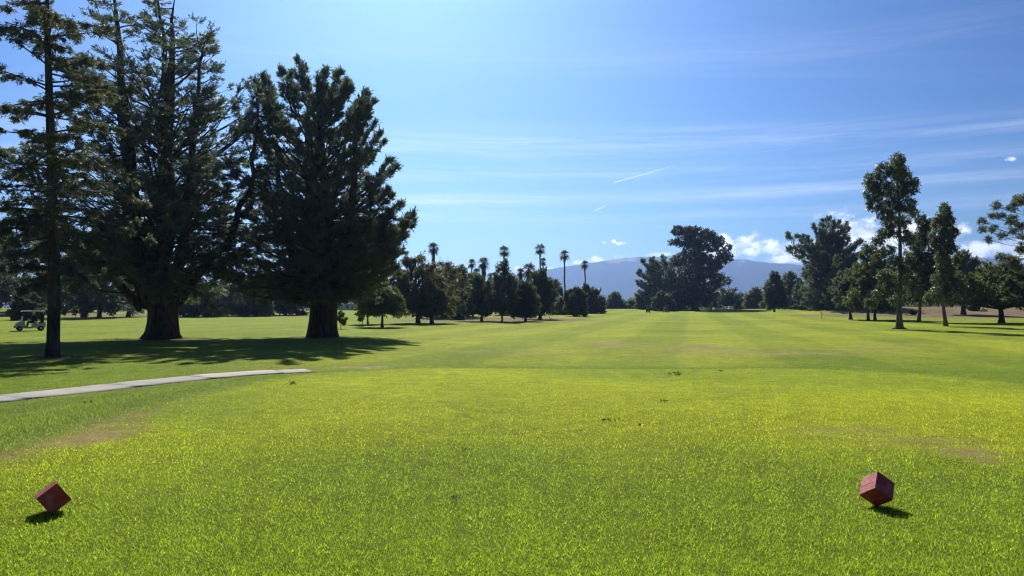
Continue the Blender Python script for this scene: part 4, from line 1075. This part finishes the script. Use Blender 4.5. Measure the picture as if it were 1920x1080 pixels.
clump_tree('eucalyptus_tree', 'slim young eucalyptus with bent trunk and tapering top', 1773, 87, [(1774, 616), (1771, 590), (1767, 565), (1768, 520), (1770, 460), (1771, 420), (1772, 385)], .17,
    [(1772, 388, 6, 9), (1770, 402, 10, 9), (1780, 412, 9, 8), (1762, 420, 10, 9), (1756, 410, 7, 7), (1776, 430, 12, 9), (1786, 436, 9, 8), (1758, 440, 12, 9), (1750, 455, 8, 7), (1772, 450, 12, 9), (1764, 468, 12, 9), (1782, 466, 8, 8), (1756, 482, 10, 8), (1776, 486, 12, 9), (1794, 484, 9, 9), (1766, 502, 12, 9), (1790, 505, 12, 9), (1756, 520, 12, 9), (1778, 524, 14, 10), (1800, 530, 14, 10), (1764, 542, 14, 10), (1790, 548, 16, 10), (1750, 556, 12, 9), (1775, 562, 14, 8)],
    318, L_euc, B_euc, .8, 200, .34, 10, .23, .08, (0, 0, -.55), .04)
make_tree('cypress_tree', 'dark cypress showing right behind the slim young eucalyptus', 'cypress', 1806, 150, ((564, 1772, 1842), (545, 1770, 1842), (510, 1778, 1838), (490, 1788, 1828), (474, 1800, 1812)), .4, 319, dens=1.4)
make_tree('oak_tree', 'spreading low-crowned tree with leaning forked trunk at far right', 'broad', 1878, 101, ((570, 1800, 1930), (565, 1778, 1950), (540, 1785, 1945), (518, 1805, 1930), (502, 1835, 1905), (494, 1860, 1885)), .34, 320, dens=2.6, lean=(-.9, 0), fork=1.8)
make_tree('little_tree', 'tiny round-headed tree on the green beyond the dry bank', 'broad', 1825, 160, ((580, 1814, 1837), (573, 1812, 1839), (566, 1818, 1833)), .12, 321, dens=.5)
for i, (px, d, rows, lab) in enumerate([
    (1665, 185, ((562, 1630, 1700), (540, 1622, 1708), (505, 1640, 1692)), 'dark background tree behind the tallest right eucalyptus'),
    (1745, 190, ((560, 1708, 1782), (540, 1700, 1790), (500, 1722, 1768)), 'dark background tree between tallest and slim eucalyptus'),
    (1850, 200, ((560, 1812, 1890), (545, 1806, 1896), (512, 1828, 1872)), 'dark background tree behind the spreading low-crowned tree'),
    (1925, 175, ((566, 1885, 1965), (545, 1880, 1975), (505, 1900, 1950)), 'dark background tree at the right edge under the pine'),
    (1520, 235, ((582, 1492, 1550), (555, 1488, 1554), (530, 1500, 1540)), 'dark background tree left behind the fan-topped cypress')]):
    make_tree('background_tree', lab, 'broad', px, d, rows, .35, 330 + i, dens=1.3, leaf=L_drk, group='dark trees closing the right side')
clump_tree('pine_tree', 'open pine with arching limbs reaching in at the right edge', 1962, 80, [(1962, 620), (1962, 560), (1958, 500), (1955, 450), (1950, 400), (1946, 350)], .38,
    [(1920, 372, 12, 7), (1938, 362, 14, 8), (1900, 380, 8, 5), (1888, 390, 7, 5), (1866, 386, 6, 5), (1872, 404, 6, 4), (1852, 404, 6, 4), (1836, 418, 6, 4), (1846, 430, 6, 4), (1862, 426, 6, 4), (1882, 420, 7, 4), (1900, 410, 8, 5), (1918, 400, 8, 5), (1880, 442, 6, 4), (1900, 436, 7, 4), (1866, 448, 5, 4), (1915, 425, 8, 5),
     (1915, 462, 10, 5), (1930, 440, 12, 6), (1905, 470, 10, 5), (1890, 482, 12, 6), (1912, 488, 14, 7), (1940, 470, 14, 7), (1960, 400, 20, 10), (1990, 380, 20, 10), (2010, 420, 22, 10), (1985, 450, 20, 9), (2020, 470, 20, 9), (1970, 360, 18, 8), (1930, 505, 14, 6), (1905, 500, 10, 5)],
    340, L_con, B_pine, 1.2, 200, .24, 14, .22, .05, (0, 0, .15), .05, from_lo=.55)

# far-off wood that closes the view beyond the course
def far_wood():
    rng = np.random.default_rng(77)
    crown = Geo(); rows = []
    for i in range(150):
        px = rng.uniform(-500, 2500); d = rng.uniform(300, 420) if not 620 < px < 715 else rng.uniform(350, 420); x = gx(px, d)
        hgt = rng.uniform(3.5, 8) * (1.25 if px < 1000 or px > 1480 else .72)
        w = rng.uniform(3.5, 7)
        rows.append((x, d, hgt * .5, w, w * .8, hgt * .55)); rows.append((x + rng.normal() * 2, d + rng.normal() * 3, hgt * .85, w * .5, w * .5, hgt * .3))
    clumps(rng, rows, crown, 5, 1.0, 7, 1.2, 1.0, (0, 0, 0), .8, 'tri', .3)
    tag(crown.build('distant_wood', L_oak), 'low hazy band of distant woods below the mountain', 'woods', None, 'stuff')
far_wood()

# stakes, stump, marker post
m_wood = plain_mat('grey_wood', (.13, .10, .075), .85, .1, var=.3, scale=12)
def post(name, label, px, d, hgt, r, seed):
    root = root_at(name, px, d); rng = np.random.default_rng(seed)
    g = Geo(); g.tube([(0, 0, -.2), (0, 0, .15), (.01, 0, hgt * .6), (.0, .01, hgt)], [r * 1.05, r, r, r * .95], 8, cap=True); g.build('post', m_wood, root, True)
    c = Geo(); clumps(rng, [(0, 0, hgt * .85, .22, .22, .22)], c, 60, .2, 7, .12, .06, (0, 0, .1), .7, 'quad'); c.build('crown', L_oak, root)
    return tag(root, label, 'sapling')
post('staked_sapling', 'tiny staked sapling left of the trees before the dry bank', 1541, 128, 1.25, .05, 351)
make_tree('little_shrub', 'small dark shrub alone on the dry bank', 'broad', 1711, 150, ((587, 1707, 1716), (584, 1706, 1717), (581, 1709, 1714)), .06, 352, 'shrub', dens=.3, leaf=L_drk, L=.25)

# ------------------------------------------------------------------ small built things
def box_bm(bm, x0, x1, y0, y1, z0, z1):
    r = bmesh.ops.create_cube(bm, size=1.0)
    for v in r['verts']:
        v.co = Vector(((x0 + x1) / 2 + v.co.x * (x1 - x0), (y0 + y1) / 2 + v.co.y * (y1 - y0), (z0 + z1) / 2 + v.co.z * (z1 - z0)))
    return r['verts']
def bm_obj(name, bm, mat, parent=None, bevel=0.0, smooth=True):
    if bevel: bmesh.ops.bevel(bm, geom=bm.edges[:], offset=bevel, segments=2, affect='EDGES', profile=.6)
    bmesh.ops.recalc_face_normals(bm, faces=bm.faces[:])
    me = bpy.data.meshes.new(name); bm.to_mesh(me); bm.free(); me.materials.append(mat)
    if smooth:
        me.polygons.foreach_set('use_smooth', np.ones(len(me.polygons), bool))
        me.set_sharp_from_angle(angle=math.radians(38))
    o = bpy.data.objects.new(name, me); COL.objects.link(o)
    if parent is not None: o.parent = parent
    return o
def part_box(name, mat, parent, dims, bevel=.02):
    bm = bmesh.new(); box_bm(bm, *dims); return bm_obj(name, bm, mat, parent, bevel)
def part_prof(name, mat, parent, prof, y0, y1, bevel=.03, inset=0.0):
    bm = bmesh.new(); a = [bm.verts.new((x, y0, z)) for x, z in prof]; b = [bm.verts.new((x, y1, z)) for x, z in prof]
    nV = len(prof)
    bm.faces.new(a); bm.faces.new(b[::-1])
    for i in range(nV): bm.faces.new((a[i], b[i], b[(i + 1) % nV], a[(i + 1) % nV]))
    return bm_obj(name, bm, mat, parent, bevel)
def part_tube(name, mat, parent, pts, r, sides=8):
    g = Geo(); pts = np.asarray(pts, float); g.tube(pts, np.full(len(pts), r), sides, cap=True); return g.build(name, mat, parent, True)
def arch(cx, r, z, a0=180, a1=0, k=9):
    return [(cx + r * math.cos(math.radians(a)), z + r * math.sin(math.radians(a))) for a in np.linspace(a0, a1, k)]
def wheel(parent, x, y, r, w, tyre_m, rim_m):
    def lathe(prof, name, mat, par):
        g = Geo(); sides = 20; th = np.linspace(0, 2 * np.pi, sides, endpoint=False)
        V = np.array([[(rr * math.cos(t), yy, rr * math.sin(t)) for t in th] for rr, yy in prof]).reshape(-1, 3)
        i, j = np.meshgrid(np.arange(len(prof) - 1), np.arange(sides), indexing='ij'); j2 = (j + 1) % sides
        g.add(V, np.stack([i * sides + j, i * sides + j2, (i + 1) * sides + j2, (i + 1) * sides + j], -1).reshape(-1, 4))
        return g.build(name, mat, par, True)
    hw = w / 2
    ty = lathe([(r * .55, -hw), (r * .9, -hw), (r, -hw * .7), (r, hw * .7), (r * .9, hw), (r * .55, hw), (r * .5, hw * .4), (r * .5, -hw * .4), (r * .55, -hw)], 'wheel', tyre_m, parent)
    ty.location = (x, y, r)
    lathe([(.01, -hw * .75), (r * .2, -hw * .78), (r * .3, -hw * .5), (r * .52, -hw * .7), (r * .56, -hw * .9), (r * .56, hw * .9), (r * .52, hw * .7), (r * .3, hw * .5), (r * .2, hw * .78), (.01, hw * .75)], 'rim', rim_m, ty)
    return ty

m_white = plain_mat('cart_white', (.74, .75, .74), .3, .5, coat=.3, var=.04)
m_blueg = plain_mat('cart_pale_body', (.36, .40, .45), .3, .5, coat=.4, var=.05)
m_black = plain_mat('black_plastic', (.012, .012, .013), .6, .3, var=.3)
m_seat = plain_mat('dark_vinyl', (.03, .03, .034), .5, .35, var=.2)
m_tyre = plain_mat('rubber', (.015, .015, .015), .85, .2, var=.3)
m_rim = plain_mat('wheel_metal', (.45, .45, .46), .35, .5, .8, var=.1)
m_metal = plain_mat('black_metal', (.03, .03, .032), .4, .5, .5, var=.1)
m_darkbody = plain_mat('cart_dark_body', (.02, .024, .03), .35, .5, coat=.3, var=.1)
m_greyroof = plain_mat('cart_dark_roof', (.05, .05, .055), .45, .4, var=.1)
m_glass, k = base_mat('clear_screen')
gl = k.new('ShaderNodeBsdfPrincipled'); gl.inputs['Base Color'].default_value = (.80, .86, .84, 1); gl.inputs['Roughness'].default_value = .12
tr_ = k.new('ShaderNodeBsdfTransparent'); tr_.inputs[0].default_value = (.85, .9, .88, 1)
mx = k.new('ShaderNodeMixShader'); mx.inputs[0].default_value = .65
k.put(mx.inputs[1], tr_.outputs[0]); k.put(mx.inputs[2], gl.outputs[0]); k.put(k.out.inputs[0], mx.outputs[0])
m_carglass = plain_mat('car_glass', (.02, .025, .03), .08, .7, var=.1)

def golf_cart(label, loc, rz, body, roof, seat, group=None):
    r = empty('golf_cart', loc, rz)
    fa = arch(.82, .27, .24, 0, 180)
    part_prof('front_cowl', body, r, [(1.19, .30), (1.20, .52), (1.12, .72), (.95, .82), (.66, .90), (.50, .92), (.44, .80), (.40, .52), (.36, .30)] + fa[::-1][0:1] + [(p[0], p[1]) for p in arch(.82, .26, .26, 180, 0)][1:], -.52, .52, .03)
    ra = arch(-.85, .26, .26, 180, 0)
    part_prof('rear_body', body, r, [(-.12, .30), (-.12, .58), (-.24, .62), (-.62, .66), (-.92, .74), (-1.18, .72), (-1.24, .55), (-1.22, .34)] + ra, -.55, .55, .03)
    part_box('floor', m_black, r, (-.2, .45, -.52, .52, .24, .31), .01)
    part_box('rocker_panel', body, r, (-.14, .42, -.555, -.525, .22, .36), .008); part_box('rocker_panel', body, r, (-.14, .42, .525, .555, .22, .36), .008)
    part_box('seat', seat, r, (-.52, .0, -.50, .50, .665, .80), .04)
    part_prof('backrest', seat, r, [(-.50, .84), (-.40, .84), (-.50, 1.22), (-.58, 1.22)], -.50, .50, .03)
    part_box('dashboard', m_black, r, (.40, .56, -.50, .50, .90, 1.00), .02)
    part_prof('bag_well', m_black, r, [(-1.22, .735), (-.66, .735), (-.70, .80), (-1.22, .80)], -.46, .46, .015)
    part_box('bumper', m_black, r, (1.18, 1.25, -.46, .46, .28, .44), .02)
    part_prof('roof', roof, r, [(-.98, 1.80), (-.90, 1.77), (.55, 1.80), (.66, 1.77), (.70, 1.80), (.60, 1.86), (-.2, 1.89), (-.92, 1.87)], -.60, .60, .02)
    for y in (-.50, .50):
        part_tube('roof_post', m_metal, r, [(.60, y, .86), (.50, y, 1.35), (.42, y, 1.80)], .02)
        part_tube('roof_post', m_metal, r, [(-.66, y, .72), (-.74, y, 1.30), (-.80, y, 1.80)], .02)
        hl = part_box('headlight', m_white, r, (1.10, 1.17, y * .72 - .08, y * .72 + .08, .58, .68), .015)
    part_tube('grab_rail', m_metal, r, [(-.5, -.54, .68), (-.48, -.555, .92), (-.30, -.555, .93), (-.2, -.54, .68)], .014)
    part_tube('grab_rail', m_metal, r, [(-.5, .54, .68), (-.48, .555, .92), (-.30, .555, .93), (-.2, .54, .68)], .014)
    ws = part_prof('windshield', m_glass, r, [(.640, .93), (.655, .93), (.600, 1.34), (.585, 1.34)], -.50, .50, 0)
    part_tube('frame', m_metal, ws, [(.595, -.5, 1.345), (.595, .5, 1.345)], .012)
    g = Geo(); a = np.linspace(0, 2 * np.pi, 21); c, n1, n2 = np.array([.22, .26, 1.02]), np.array([0, 1, 0]), nrm(np.array([-.45, 0, .9]))
    g.tube(c + .17 * (np.cos(a)[:, None] * n1 + np.sin(a)[:, None] * n2), np.full(21, .013), 6); sw = g.build('steering_wheel', m_black, r, True)
    part_tube('steering_column', m_black, sw, [(.22, .26, 1.02), (.46, .26, .88)], .02)
    for x, tr in ((.82, .46), (-.85, .48)):
        for s in (-1, 1): wheel(r, x, s * tr, .225, .19, m_tyre, m_rim)
    return tag(r, label, 'golf cart', group)

cx, cy, cz = on_ground(56, 620)
CART_Z = cz + .0
RZ = math.radians(180 + 38)
golf_cart('pale two-seat golf cart with white roof carrying two people', (cx, cy, cz), RZ, m_blueg, m_white, m_seat)
def fold(px, py): return on_ground(px, py)
for lab, px, d, rz in (('dark golf cart seen from behind, left of the two far off', 1215, 216, 80), ('dark golf cart seen from behind, right of the two far off', 1249, 222, 96)):
    x = gx(px, d); golf_cart(lab, (x, d, gz(x, d)), math.radians(rz), m_darkbody, m_greyroof, m_seat, 'golf carts far down the fairway')

# two golfers riding in the near cart
m_skin = plain_mat('skin', (.42, .26, .19), .55, .3, var=.08)
m_navy = plain_mat('navy_cloth', (.020, .026, .040), .85, .15, var=.25)
m_char = plain_mat('charcoal_cloth', (.030, .031, .033), .85, .15, var=.25)
m_shoe = plain_mat('shoe', (.05, .05, .05), .5, .3)
m_cap = plain_mat('white_cap', (.70, .70, .68), .7, .2, var=.05)
def rider(label, y, top, hat, reach):
    r = empty('person', (cx, cy, cz), RZ)
    V, E, R = [], [], []
    def v(p, rad, par=None):
        V.append(p); R.append(rad)
        if par is not None: E.append((par, len(V) - 1))
        return len(V) - 1
    pel = v((-.28, y, .90), .15); ab = v((-.31, y, 1.06), .145, pel); ch = v((-.33, y, 1.24), .155, ab); nb = v((-.33, y, 1.40), .085, ch)
    nk = v((-.32, y, 1.47), .052, nb); hd = v((-.30, y, 1.55), .082, nk); h2 = v((-.29, y, 1.63), .09, hd); h3 = v((-.30, y, 1.70), .06, h2)
    for s in (-1, 1):
        sh = v((-.33, y + s * .17, 1.37), .065, nb)
        hx, hy, hz = reach[0 if s < 0 else 1]
        el = v((-.18, y + s * .23, 1.13), .048, sh); wr = v((hx - .07, hy, hz), .032, el); pa = v((hx, hy, hz), .036, wr)
        for j, (dy, ln) in enumerate(((-.03, .06), (-.01, .072), (.012, .066), (.032, .05))):
            k1 = v((hx + .05, hy + dy, hz + .005), .011, pa); v((hx + .05 + ln * .6, hy + dy, hz - ln * .5), .009, k1)
        v((hx + .02, hy - s * .05, hz + .015), .012, pa)
        hp = v((-.24, y + s * .09, .87), .10, pel); kn = v((.14, y + s * .12, .84), .072, hp); an = v((.22, y + s * .12, .42), .048, kn); v((.36, y + s * .12, .365), .042, an)
    me = bpy.data.meshes.new('body'); me.from_pydata(V, E, []); o = bpy.data.objects.new('body', me); COL.objects.link(o)
    md = o.modifiers.new('skin', 'SKIN'); sub = o.modifiers.new('sub', 'SUBSURF'); sub.levels = 1; sub.render_levels = 1
    for sv, rad in zip(me.skin_vertices[0].data, R): sv.radius = (rad, rad)
    me.skin_vertices[0].data[0].use_root = True
    dg = bpy.context.evaluated_depsgraph_get(); ev = bpy.data.meshes.new_from_object(o.evaluated_get(dg))
    o.modifiers.clear(); o.data = ev; o.parent = r
    ev.materials.clear()
    for mt in (m_skin, top, m_char, m_shoe): ev.materials.append(mt)
    for f in ev.polygons:
        c = f.center
        hand = any((c - Vector(h)).length < .12 for h in reach)
        f.material_index = 0 if (c.z > 1.44 or hand) else (3 if (c.z < .41) else (2 if (c.z < .93 and c.x > -.5) else 1))
        f.use_smooth = True
    # hair or cap
    bm = bmesh.new(); bmesh.ops.create_uvsphere(bm, u_segments=14, v_segments=9, radius=.108)
    for vv in bm.verts: vv.co = Vector((vv.co.x * 1.05 - .30, vv.co.y * .92 + y, max(vv.co.z, -.02 if vv.co.x > -.02 else -.07) + 1.655))
    if hat is m_cap:
        box_bm(bm, -.22, -.11, y - .07, y + .07, 1.655, 1.67)
    bm_obj('cap' if hat is m_cap else 'hair', bm, hat, r)
    # face
    bm = bmesh.new()
    bmesh.ops.create_cone(bm, segments=6, radius1=.016, radius2=.006, depth=.045, cap_ends=True)
    for vv in bm.verts: vv.co = Vector((-.195 + vv.co.y * .6, y + vv.co.x, 1.60 + vv.co.z * .8))
    bm_obj('nose', bm, m_skin, r)
    for s in (-1, 1):
        bm = bmesh.new(); bmesh.ops.create_uvsphere(bm, u_segments=8, v_segments=6, radius=.011)
        for vv in bm.verts: vv.co += Vector((-.212, y + s * .033, 1.625))
        bm_obj('eye', bm, m_black, r)
        bm = bmesh.new(); bmesh.ops.create_uvsphere(bm, u_segments=8, v_segments=6, radius=.026)
        for vv in bm.verts: vv.co = Vector((vv.co.x * .7 - .30, vv.co.y * .4 + y + s * .092, vv.co.z * 1.2 + 1.60))
        bm_obj('ear', bm, m_skin, r)
    part_box('mouth', plain_mat('lips', (.30, .13, .11), .5, .3), r, (-.222, -.212, y - .022, y + .022, 1.553, 1.562), .002)
    tag(r, label, 'person')
rider('person in dark clothes and white cap driving the near golf cart', .27, m_navy, m_cap, ((.17, .17, 1.10), (.17, .38, 1.10)))
rider('person in charcoal clothes seated as passenger in the near golf cart', -.27, m_char, plain_mat('dark_hair', (.02, .015, .012), .6, .3), ((.06, -.34, .95), (.06, -.20, .95)))

def golf_bag(label, y, mat):
    r = empty('golf_bag', (cx, cy, cz), RZ)
    g = Geo(); g.tube([(-.98, y, .80), (-.98, y, .86), (-1.00, y, 1.2), (-1.03, y, 1.56), (-1.035, y, 1.60)], [.12, .13, .125, .14, .14], 14, cap=True); g.build('bag', mat, r, True)
    g = Geo(); g.tube([(-1.03, y, 1.53), (-1.032, y, 1.565)], [.148, .148], 14); g.build('rim', m_black, r, True)
    for i, (dx, dy, h) in enumerate(((.04, .05, 1.88), (-.05, .04, 1.84), (.02, -.06, 1.80), (-.06, -.04, 1.76))):
        c = part_tube('club', m_rim, r, [(-1.03 + dx * .6, y + dy * .6, 1.55), (-1.05 + dx, y + dy, h)], .007, 5)
        bm = bmesh.new(); bmesh.ops.create_uvsphere(bm, u_segments=10, v_segments=7, radius=.05)
        for vv in bm.verts: vv.co = Vector((vv.co.x * 1.2 - 1.05 + dx, vv.co.y * .8 + y + dy, vv.co.z * .6 + h))
        bm_obj('club_head', bm, m_metal if i % 2 else m_white, c)
    tag(r, label, 'golf bag')
golf_bag('upright dark golf bag on the rear of the near golf cart, driver side', .22, m_navy)
golf_bag('upright black golf bag on the rear of the near golf cart, passenger side', -.22, m_black)

# cars parked beyond the far end of the fairway
def car(label, px, d, rz, paint, van=False):
    x = gx(px, d); r = empty('parked_car', (x, d, gz(x, d)), math.radians(rz))
    H = 1.95 if van else 1.5
    low = [(2.2, .30), (2.25, .62), (2.05, .80), (1.0, .95), (-1.7, .98), (-2.2, .92), (-2.25, .55), (-2.2, .30)]
    part_prof('body', paint, r, low + arch(-1.35, .36, .32, 180, 0, 7) + arch(1.35, .36, .32, 180, 0, 7), -.88, .88, .04)
    cab = [(1.05, .955), (.35 if not van else .75, H), (-1.3 if not van else -2.0, H), (-1.85 if not van else -2.15, .985)]
    part_prof('cabin', paint, r, cab, -.74, .74, .05)
    for s in (-1, 1):
        part_prof('window', m_carglass, r, [(.82, 1.03), (.33, H - .1), (-.35, H - .1), (-.35, 1.03)], s * .742, s * .752, 0)
        part_prof('window', m_carglass, r, [(-.42, 1.03), (-.42, H - .1), (-1.25, H - .1), (-1.55, 1.03)], s * .742, s * .752, 0)
        part_box('headlight', m_white, r, (2.12, 2.2, s * .62 - .14, s * .62 + .14, .62, .74), .02)
    for wx in (1.35, -1.35):
        for s in (-1, 1): wheel(r, wx, s * .78, .32, .2, m_tyre, m_rim)
    tag(r, label, 'car', 'cars parked at the far end')
P_w = plain_mat('white_car_paint', (.72, .72, .72), .25, .5, coat=.6, var=.03); P_s = plain_mat('silver_car_paint', (.38, .39, .41), .3, .5, .5, .5, var=.03); P_d = plain_mat('dark_car_paint', (.03, .035, .045), .25, .5, coat=.6, var=.05)
for lab, px, d, rz, mt, van in (('white van parked at the far end, leftmost of four vehicles', 1349, 268, 8, P_w, True), ('silver car parked right beside the white van at the far end', 1362, 270, 95, P_s, False),
                                ('white car parked third from left at the far end', 1369, 268, 88, P_w, False), ('dark car parked rightmost of four vehicles at the far end', 1378, 269, 4, P_d, False)):
    car(lab, px, d, rz, mt, van)

# low pale house seen under the cypress branches
def house():
    d = 330; x = gx(668, d); r = empty('house', (x, d, gz(x, d)), math.radians(12))
    wall = plain_mat('render_wall', (.62, .60, .55), .9, .1, var=.06); roof = plain_mat('roof_shingle', (.16, .14, .13), .9, .1, var=.25, scale=3)
    part_box('wall', wall, r, (-6, 6, -3.5, 3.5, -.3, 2.7), .01)
    bm = bmesh.new(); pts = [(-6.5, -4.1, 2.71), (6.5, -4.1, 2.71), (6.5, 4.1, 2.71), (-6.5, 4.1, 2.71), (-6.5, 0, 4.6), (6.5, 0, 4.6)]
    vs = [bm.verts.new(p) for p in pts]
    for f in ((0, 1, 5, 4), (2, 3, 4, 5), (0, 4, 3), (1, 2, 5), (3, 2, 1, 0)): bm.faces.new([vs[i] for i in f])
    bm_obj('roof', bm, roof, r, 0, False)
    for wx in (-3.8, .2, 3.6): 
        w = part_box('window', m_carglass, r, (wx - .6, wx + .6, -3.54, -3.515, 1.0, 2.1), 0)
        part_box('frame', m_white, w, (wx - .68, wx + .68, -3.56, -3.545, .9, .995), 0)
    part_box('door', m_wood, r, (-2.0, -1.1, -3.54, -3.515, 0, 2.05), 0)
    tag(r, 'low pale house seen far off beneath the dense cypress', 'house')
house()

# ------------------------------------------------------------------ tee markers
m_red, k = base_mat('worn_red_paint')
tcn = k.new('ShaderNodeTexCoord')
mp = k.new('ShaderNodeMapping'); k.put(mp.inputs[0], tcn.outputs['Object']); mp.inputs['Rotation'].default_value = (.2, .3, .5)
mp.inputs['Scale'].default_value = (1.0, 1.0, .12)
gr = k.noise(mp.outputs[0], 70, 4, .6, .6)
nz = k.noise(tcn.outputs['Object'], 42, 5, .65); nf = k.noise(tcn.outputs['Object'], 9, 4, .6)
c = k.mix(k.ramp(nf, .35, .7), (.30, .020, .018), (.44, .055, .050))
c = k.mix(k.m('MULTIPLY', k.ramp(k.noise(tcn.outputs['Object'], 14, 5, .7), .45, .75), .5), c, (.52, .20, .19))
c = k.mix(k.m('MULTIPLY', k.ramp(gr, .5, .72), .3), c, (.15, .013, .012))
edge = k.new('ShaderNodeAttribute', attribute_name='wear')
ew = k.ramp(k.m('ADD', edge.outputs['Fac'], k.m('MULTIPLY', k.m('SUBTRACT', nz, .5), 1.6)), .55, .75)
c = k.mix(ew, c, (.24, .12, .09))
p = k.new('ShaderNodeBsdfPrincipled'); k.put(p.inputs['Base Color'], c); p.inputs['Roughness'].default_value = .48; p.inputs['Specular IOR Level'].default_value = .45
bp = k.new('ShaderNodeBump'); bp.inputs['Strength'].default_value = .6; bp.inputs['Distance'].default_value = .006
k.put(bp.inputs['Height'], k.m('ADD', k.m('MULTIPLY', gr, .7), nz)); k.put(p.inputs['Normal'], bp.outputs[0]); k.put(k.out.inputs[0], p.outputs[0])

def tee_marker(label, centre, R, s, seed):
    """wooden cube standing on a corner"""
    R3 = Matrix(R)
    bm = bmesh.new(); bmesh.ops.create_cube(bm, size=s)
    bmesh.ops.bevel(bm, geom=bm.edges[:], offset=.004, segments=2, affect='EDGES')
    bmesh.ops.subdivide_edges(bm, edges=[e for e in bm.edges if e.calc_length() > s * .5], cuts=14, use_grid_fill=True)
    for v in bm.verts:
        c = np.array(v.co); e = np.sort(np.abs(c) / (s / 2))
        w = fbm(np.array([c[0] * 60 + c[2] * 23 + seed]), np.array([c[1] * 60 + 5 * seed + c[2] * 39]), 1.0, 3)[0] - .5
        v.co *= 1 + ((.020 if e[1] > .93 else .003) * min(w, .1))
    bm.normal_update()
    me = bpy.data.meshes.new('block'); bm.to_mesh(me); bm.free()
    co = np.empty(len(me.vertices) * 3, np.float32); me.vertices.foreach_get('co', co); co = np.abs(co.reshape(-1, 3)) / (s / 2); co.sort(axis=1)
    a = me.attributes.new('wear', 'FLOAT', 'POINT'); a.data.foreach_set('value', np.clip((co[:, 1] - .90) / .09, 0, 1).astype(np.float32) * .75)
    me.materials.append(m_red)
    me.polygons.foreach_set('use_smooth', np.ones(len(me.polygons), bool)); me.set_sharp_from_angle(angle=math.radians(35))
    g0 = gz(centre[0], centre[1])
    root = empty('tee_marker', (centre[0], centre[1], g0))
    o = bpy.data.objects.new('block', me); COL.objects.link(o); o.parent = root
    o.matrix_local = Matrix.Translation((0, 0, centre[2])) @ R3.to_4x4()
    part_tube('stake', m_metal, root, [(0, 0, -.08), (0, 0, centre[2] * .8)], .008)
    tag(root, label, 'tee marker')
tee_marker('dark red wooden cube tee marker tipped on its corner, left of tee', (-3.582, 6.037, .113), [[0.505, -0.6387, -0.5806], [0.2909, -0.5074, 0.8112], [-0.8126, -0.5785, -0.0704]], .171, 3)
tee_marker('red wooden cube tee marker balanced on a point with lit left face', (2.942, 6.235, .139), [[0.4178, 0.8165, -0.3984], [0.6372, 0.0493, 0.7691], [0.6477, -0.5752, -0.4997]], .175, 7)

# ------------------------------------------------------------------ litter on the turf
m_lit = plain_mat('dry_litter', (.14, .10, .065), .9, .15, var=.5, scale=60)
m_orange = plain_mat('orange_leaf', (.75, .22, .03), .6, .2, var=.2, scale=60)
def litter(name, label, px, py, size, seed, nb=16):
    rng = np.random.default_rng(seed); x, y, z = on_ground(px, py); root = empty(name, (x, y, z))
    g = Geo(); P = rng.normal(size=(nb, 3)) * size * np.array([.45, .35, .06]) + np.array([0, 0, .035]); P[:, 2] = np.clip(P[:, 2], .02, .07)
    D = rng.normal(size=(nb, 3)) * np.array([1, 1, .35]); g.leaves(rng, P, D, size * .35 * rng.uniform(.6, 1.3, nb), size * .16, rng.random(nb), 'quad')
    g.build('dry_leaves', m_lit, root)
    s = Geo(); A = rng.normal(size=(5, 3)) * size * np.array([.3, .3, 0]) + np.array([0, 0, .035]); Dv = nrm(rng.normal(size=(5, 3)) * np.array([1, 1, .25]))
    s.sticks(A, A + Dv * size * .6, .003, .002); s.build('twig', m_wood, root)
    tag(root, label, 'leaf litter', 'scraps of dry litter on the tee', 'thing')
for i, (px, py, sz, lab) in enumerate([(1262, 703, .26, 'widest scrap of dry litter near the far edge of the tee'), (1352, 697, .12, 'small dark scrap of litter at the far tee edge, right of the widest scrap'),
    (1245, 755, .12, 'dark scrap of litter below the widest scrap'), (1137, 792, .13, 'scrap of dry litter left of the orange leaf'), (870, 848, .07, 'small dark scrap left of centre, above the frayed tuft'),
    (855, 939, .09, 'frayed brown tuft lying nearest the camera'), (165, 757, .14, 'dark scrap on the rough below the cart path'), (548, 721, .16, 'dark scrap near the left far corner of the tee'), (1088, 812, .06, 'tiny dark scrap just below left of the scrap beside the orange leaf')]):
    litter('dry_scrap', lab, px, py, sz, 400 + i)
x, y, z = on_ground(1201, 804); rng = np.random.default_rng(9)
g = Geo(); g.leaves(rng, np.array([[0, 0, .04], [.01, .0, .04]]), np.array([[1., .2, .25], [-.5, .6, .3]]), .055, .045, .5, 'quad'); o = g.build('fallen_leaf', m_orange); o.location = (x, y, z)
tag(o, 'single bright orange fallen leaf on the tee', 'leaf')

# ------------------------------------------------------------------ air between here and the mountain
def haze():
    bm = bmesh.new(); box_bm(bm, -9900, 9900, -9900, 9900, -4.5, 500)
    m = bpy.data.materials.new('air'); m.use_nodes = True; m.node_tree.nodes.clear(); k = N(m.node_tree)
    out = k.new('ShaderNodeOutputMaterial'); v = k.new('ShaderNodeVolumePrincipled')
    v.inputs['Color'].default_value = (.33, .52, .95, 1); v.inputs['Density'].default_value = 1.1e-4; v.inputs['Anisotropy'].default_value = .55
    k.put(out.inputs['Volume'], v.outputs[0])
    o = bm_obj('haze', bm, m, None, 0, False)
    tag(o, 'thin blue haze over the course and the mountain', 'haze', None, 'stuff')
haze()
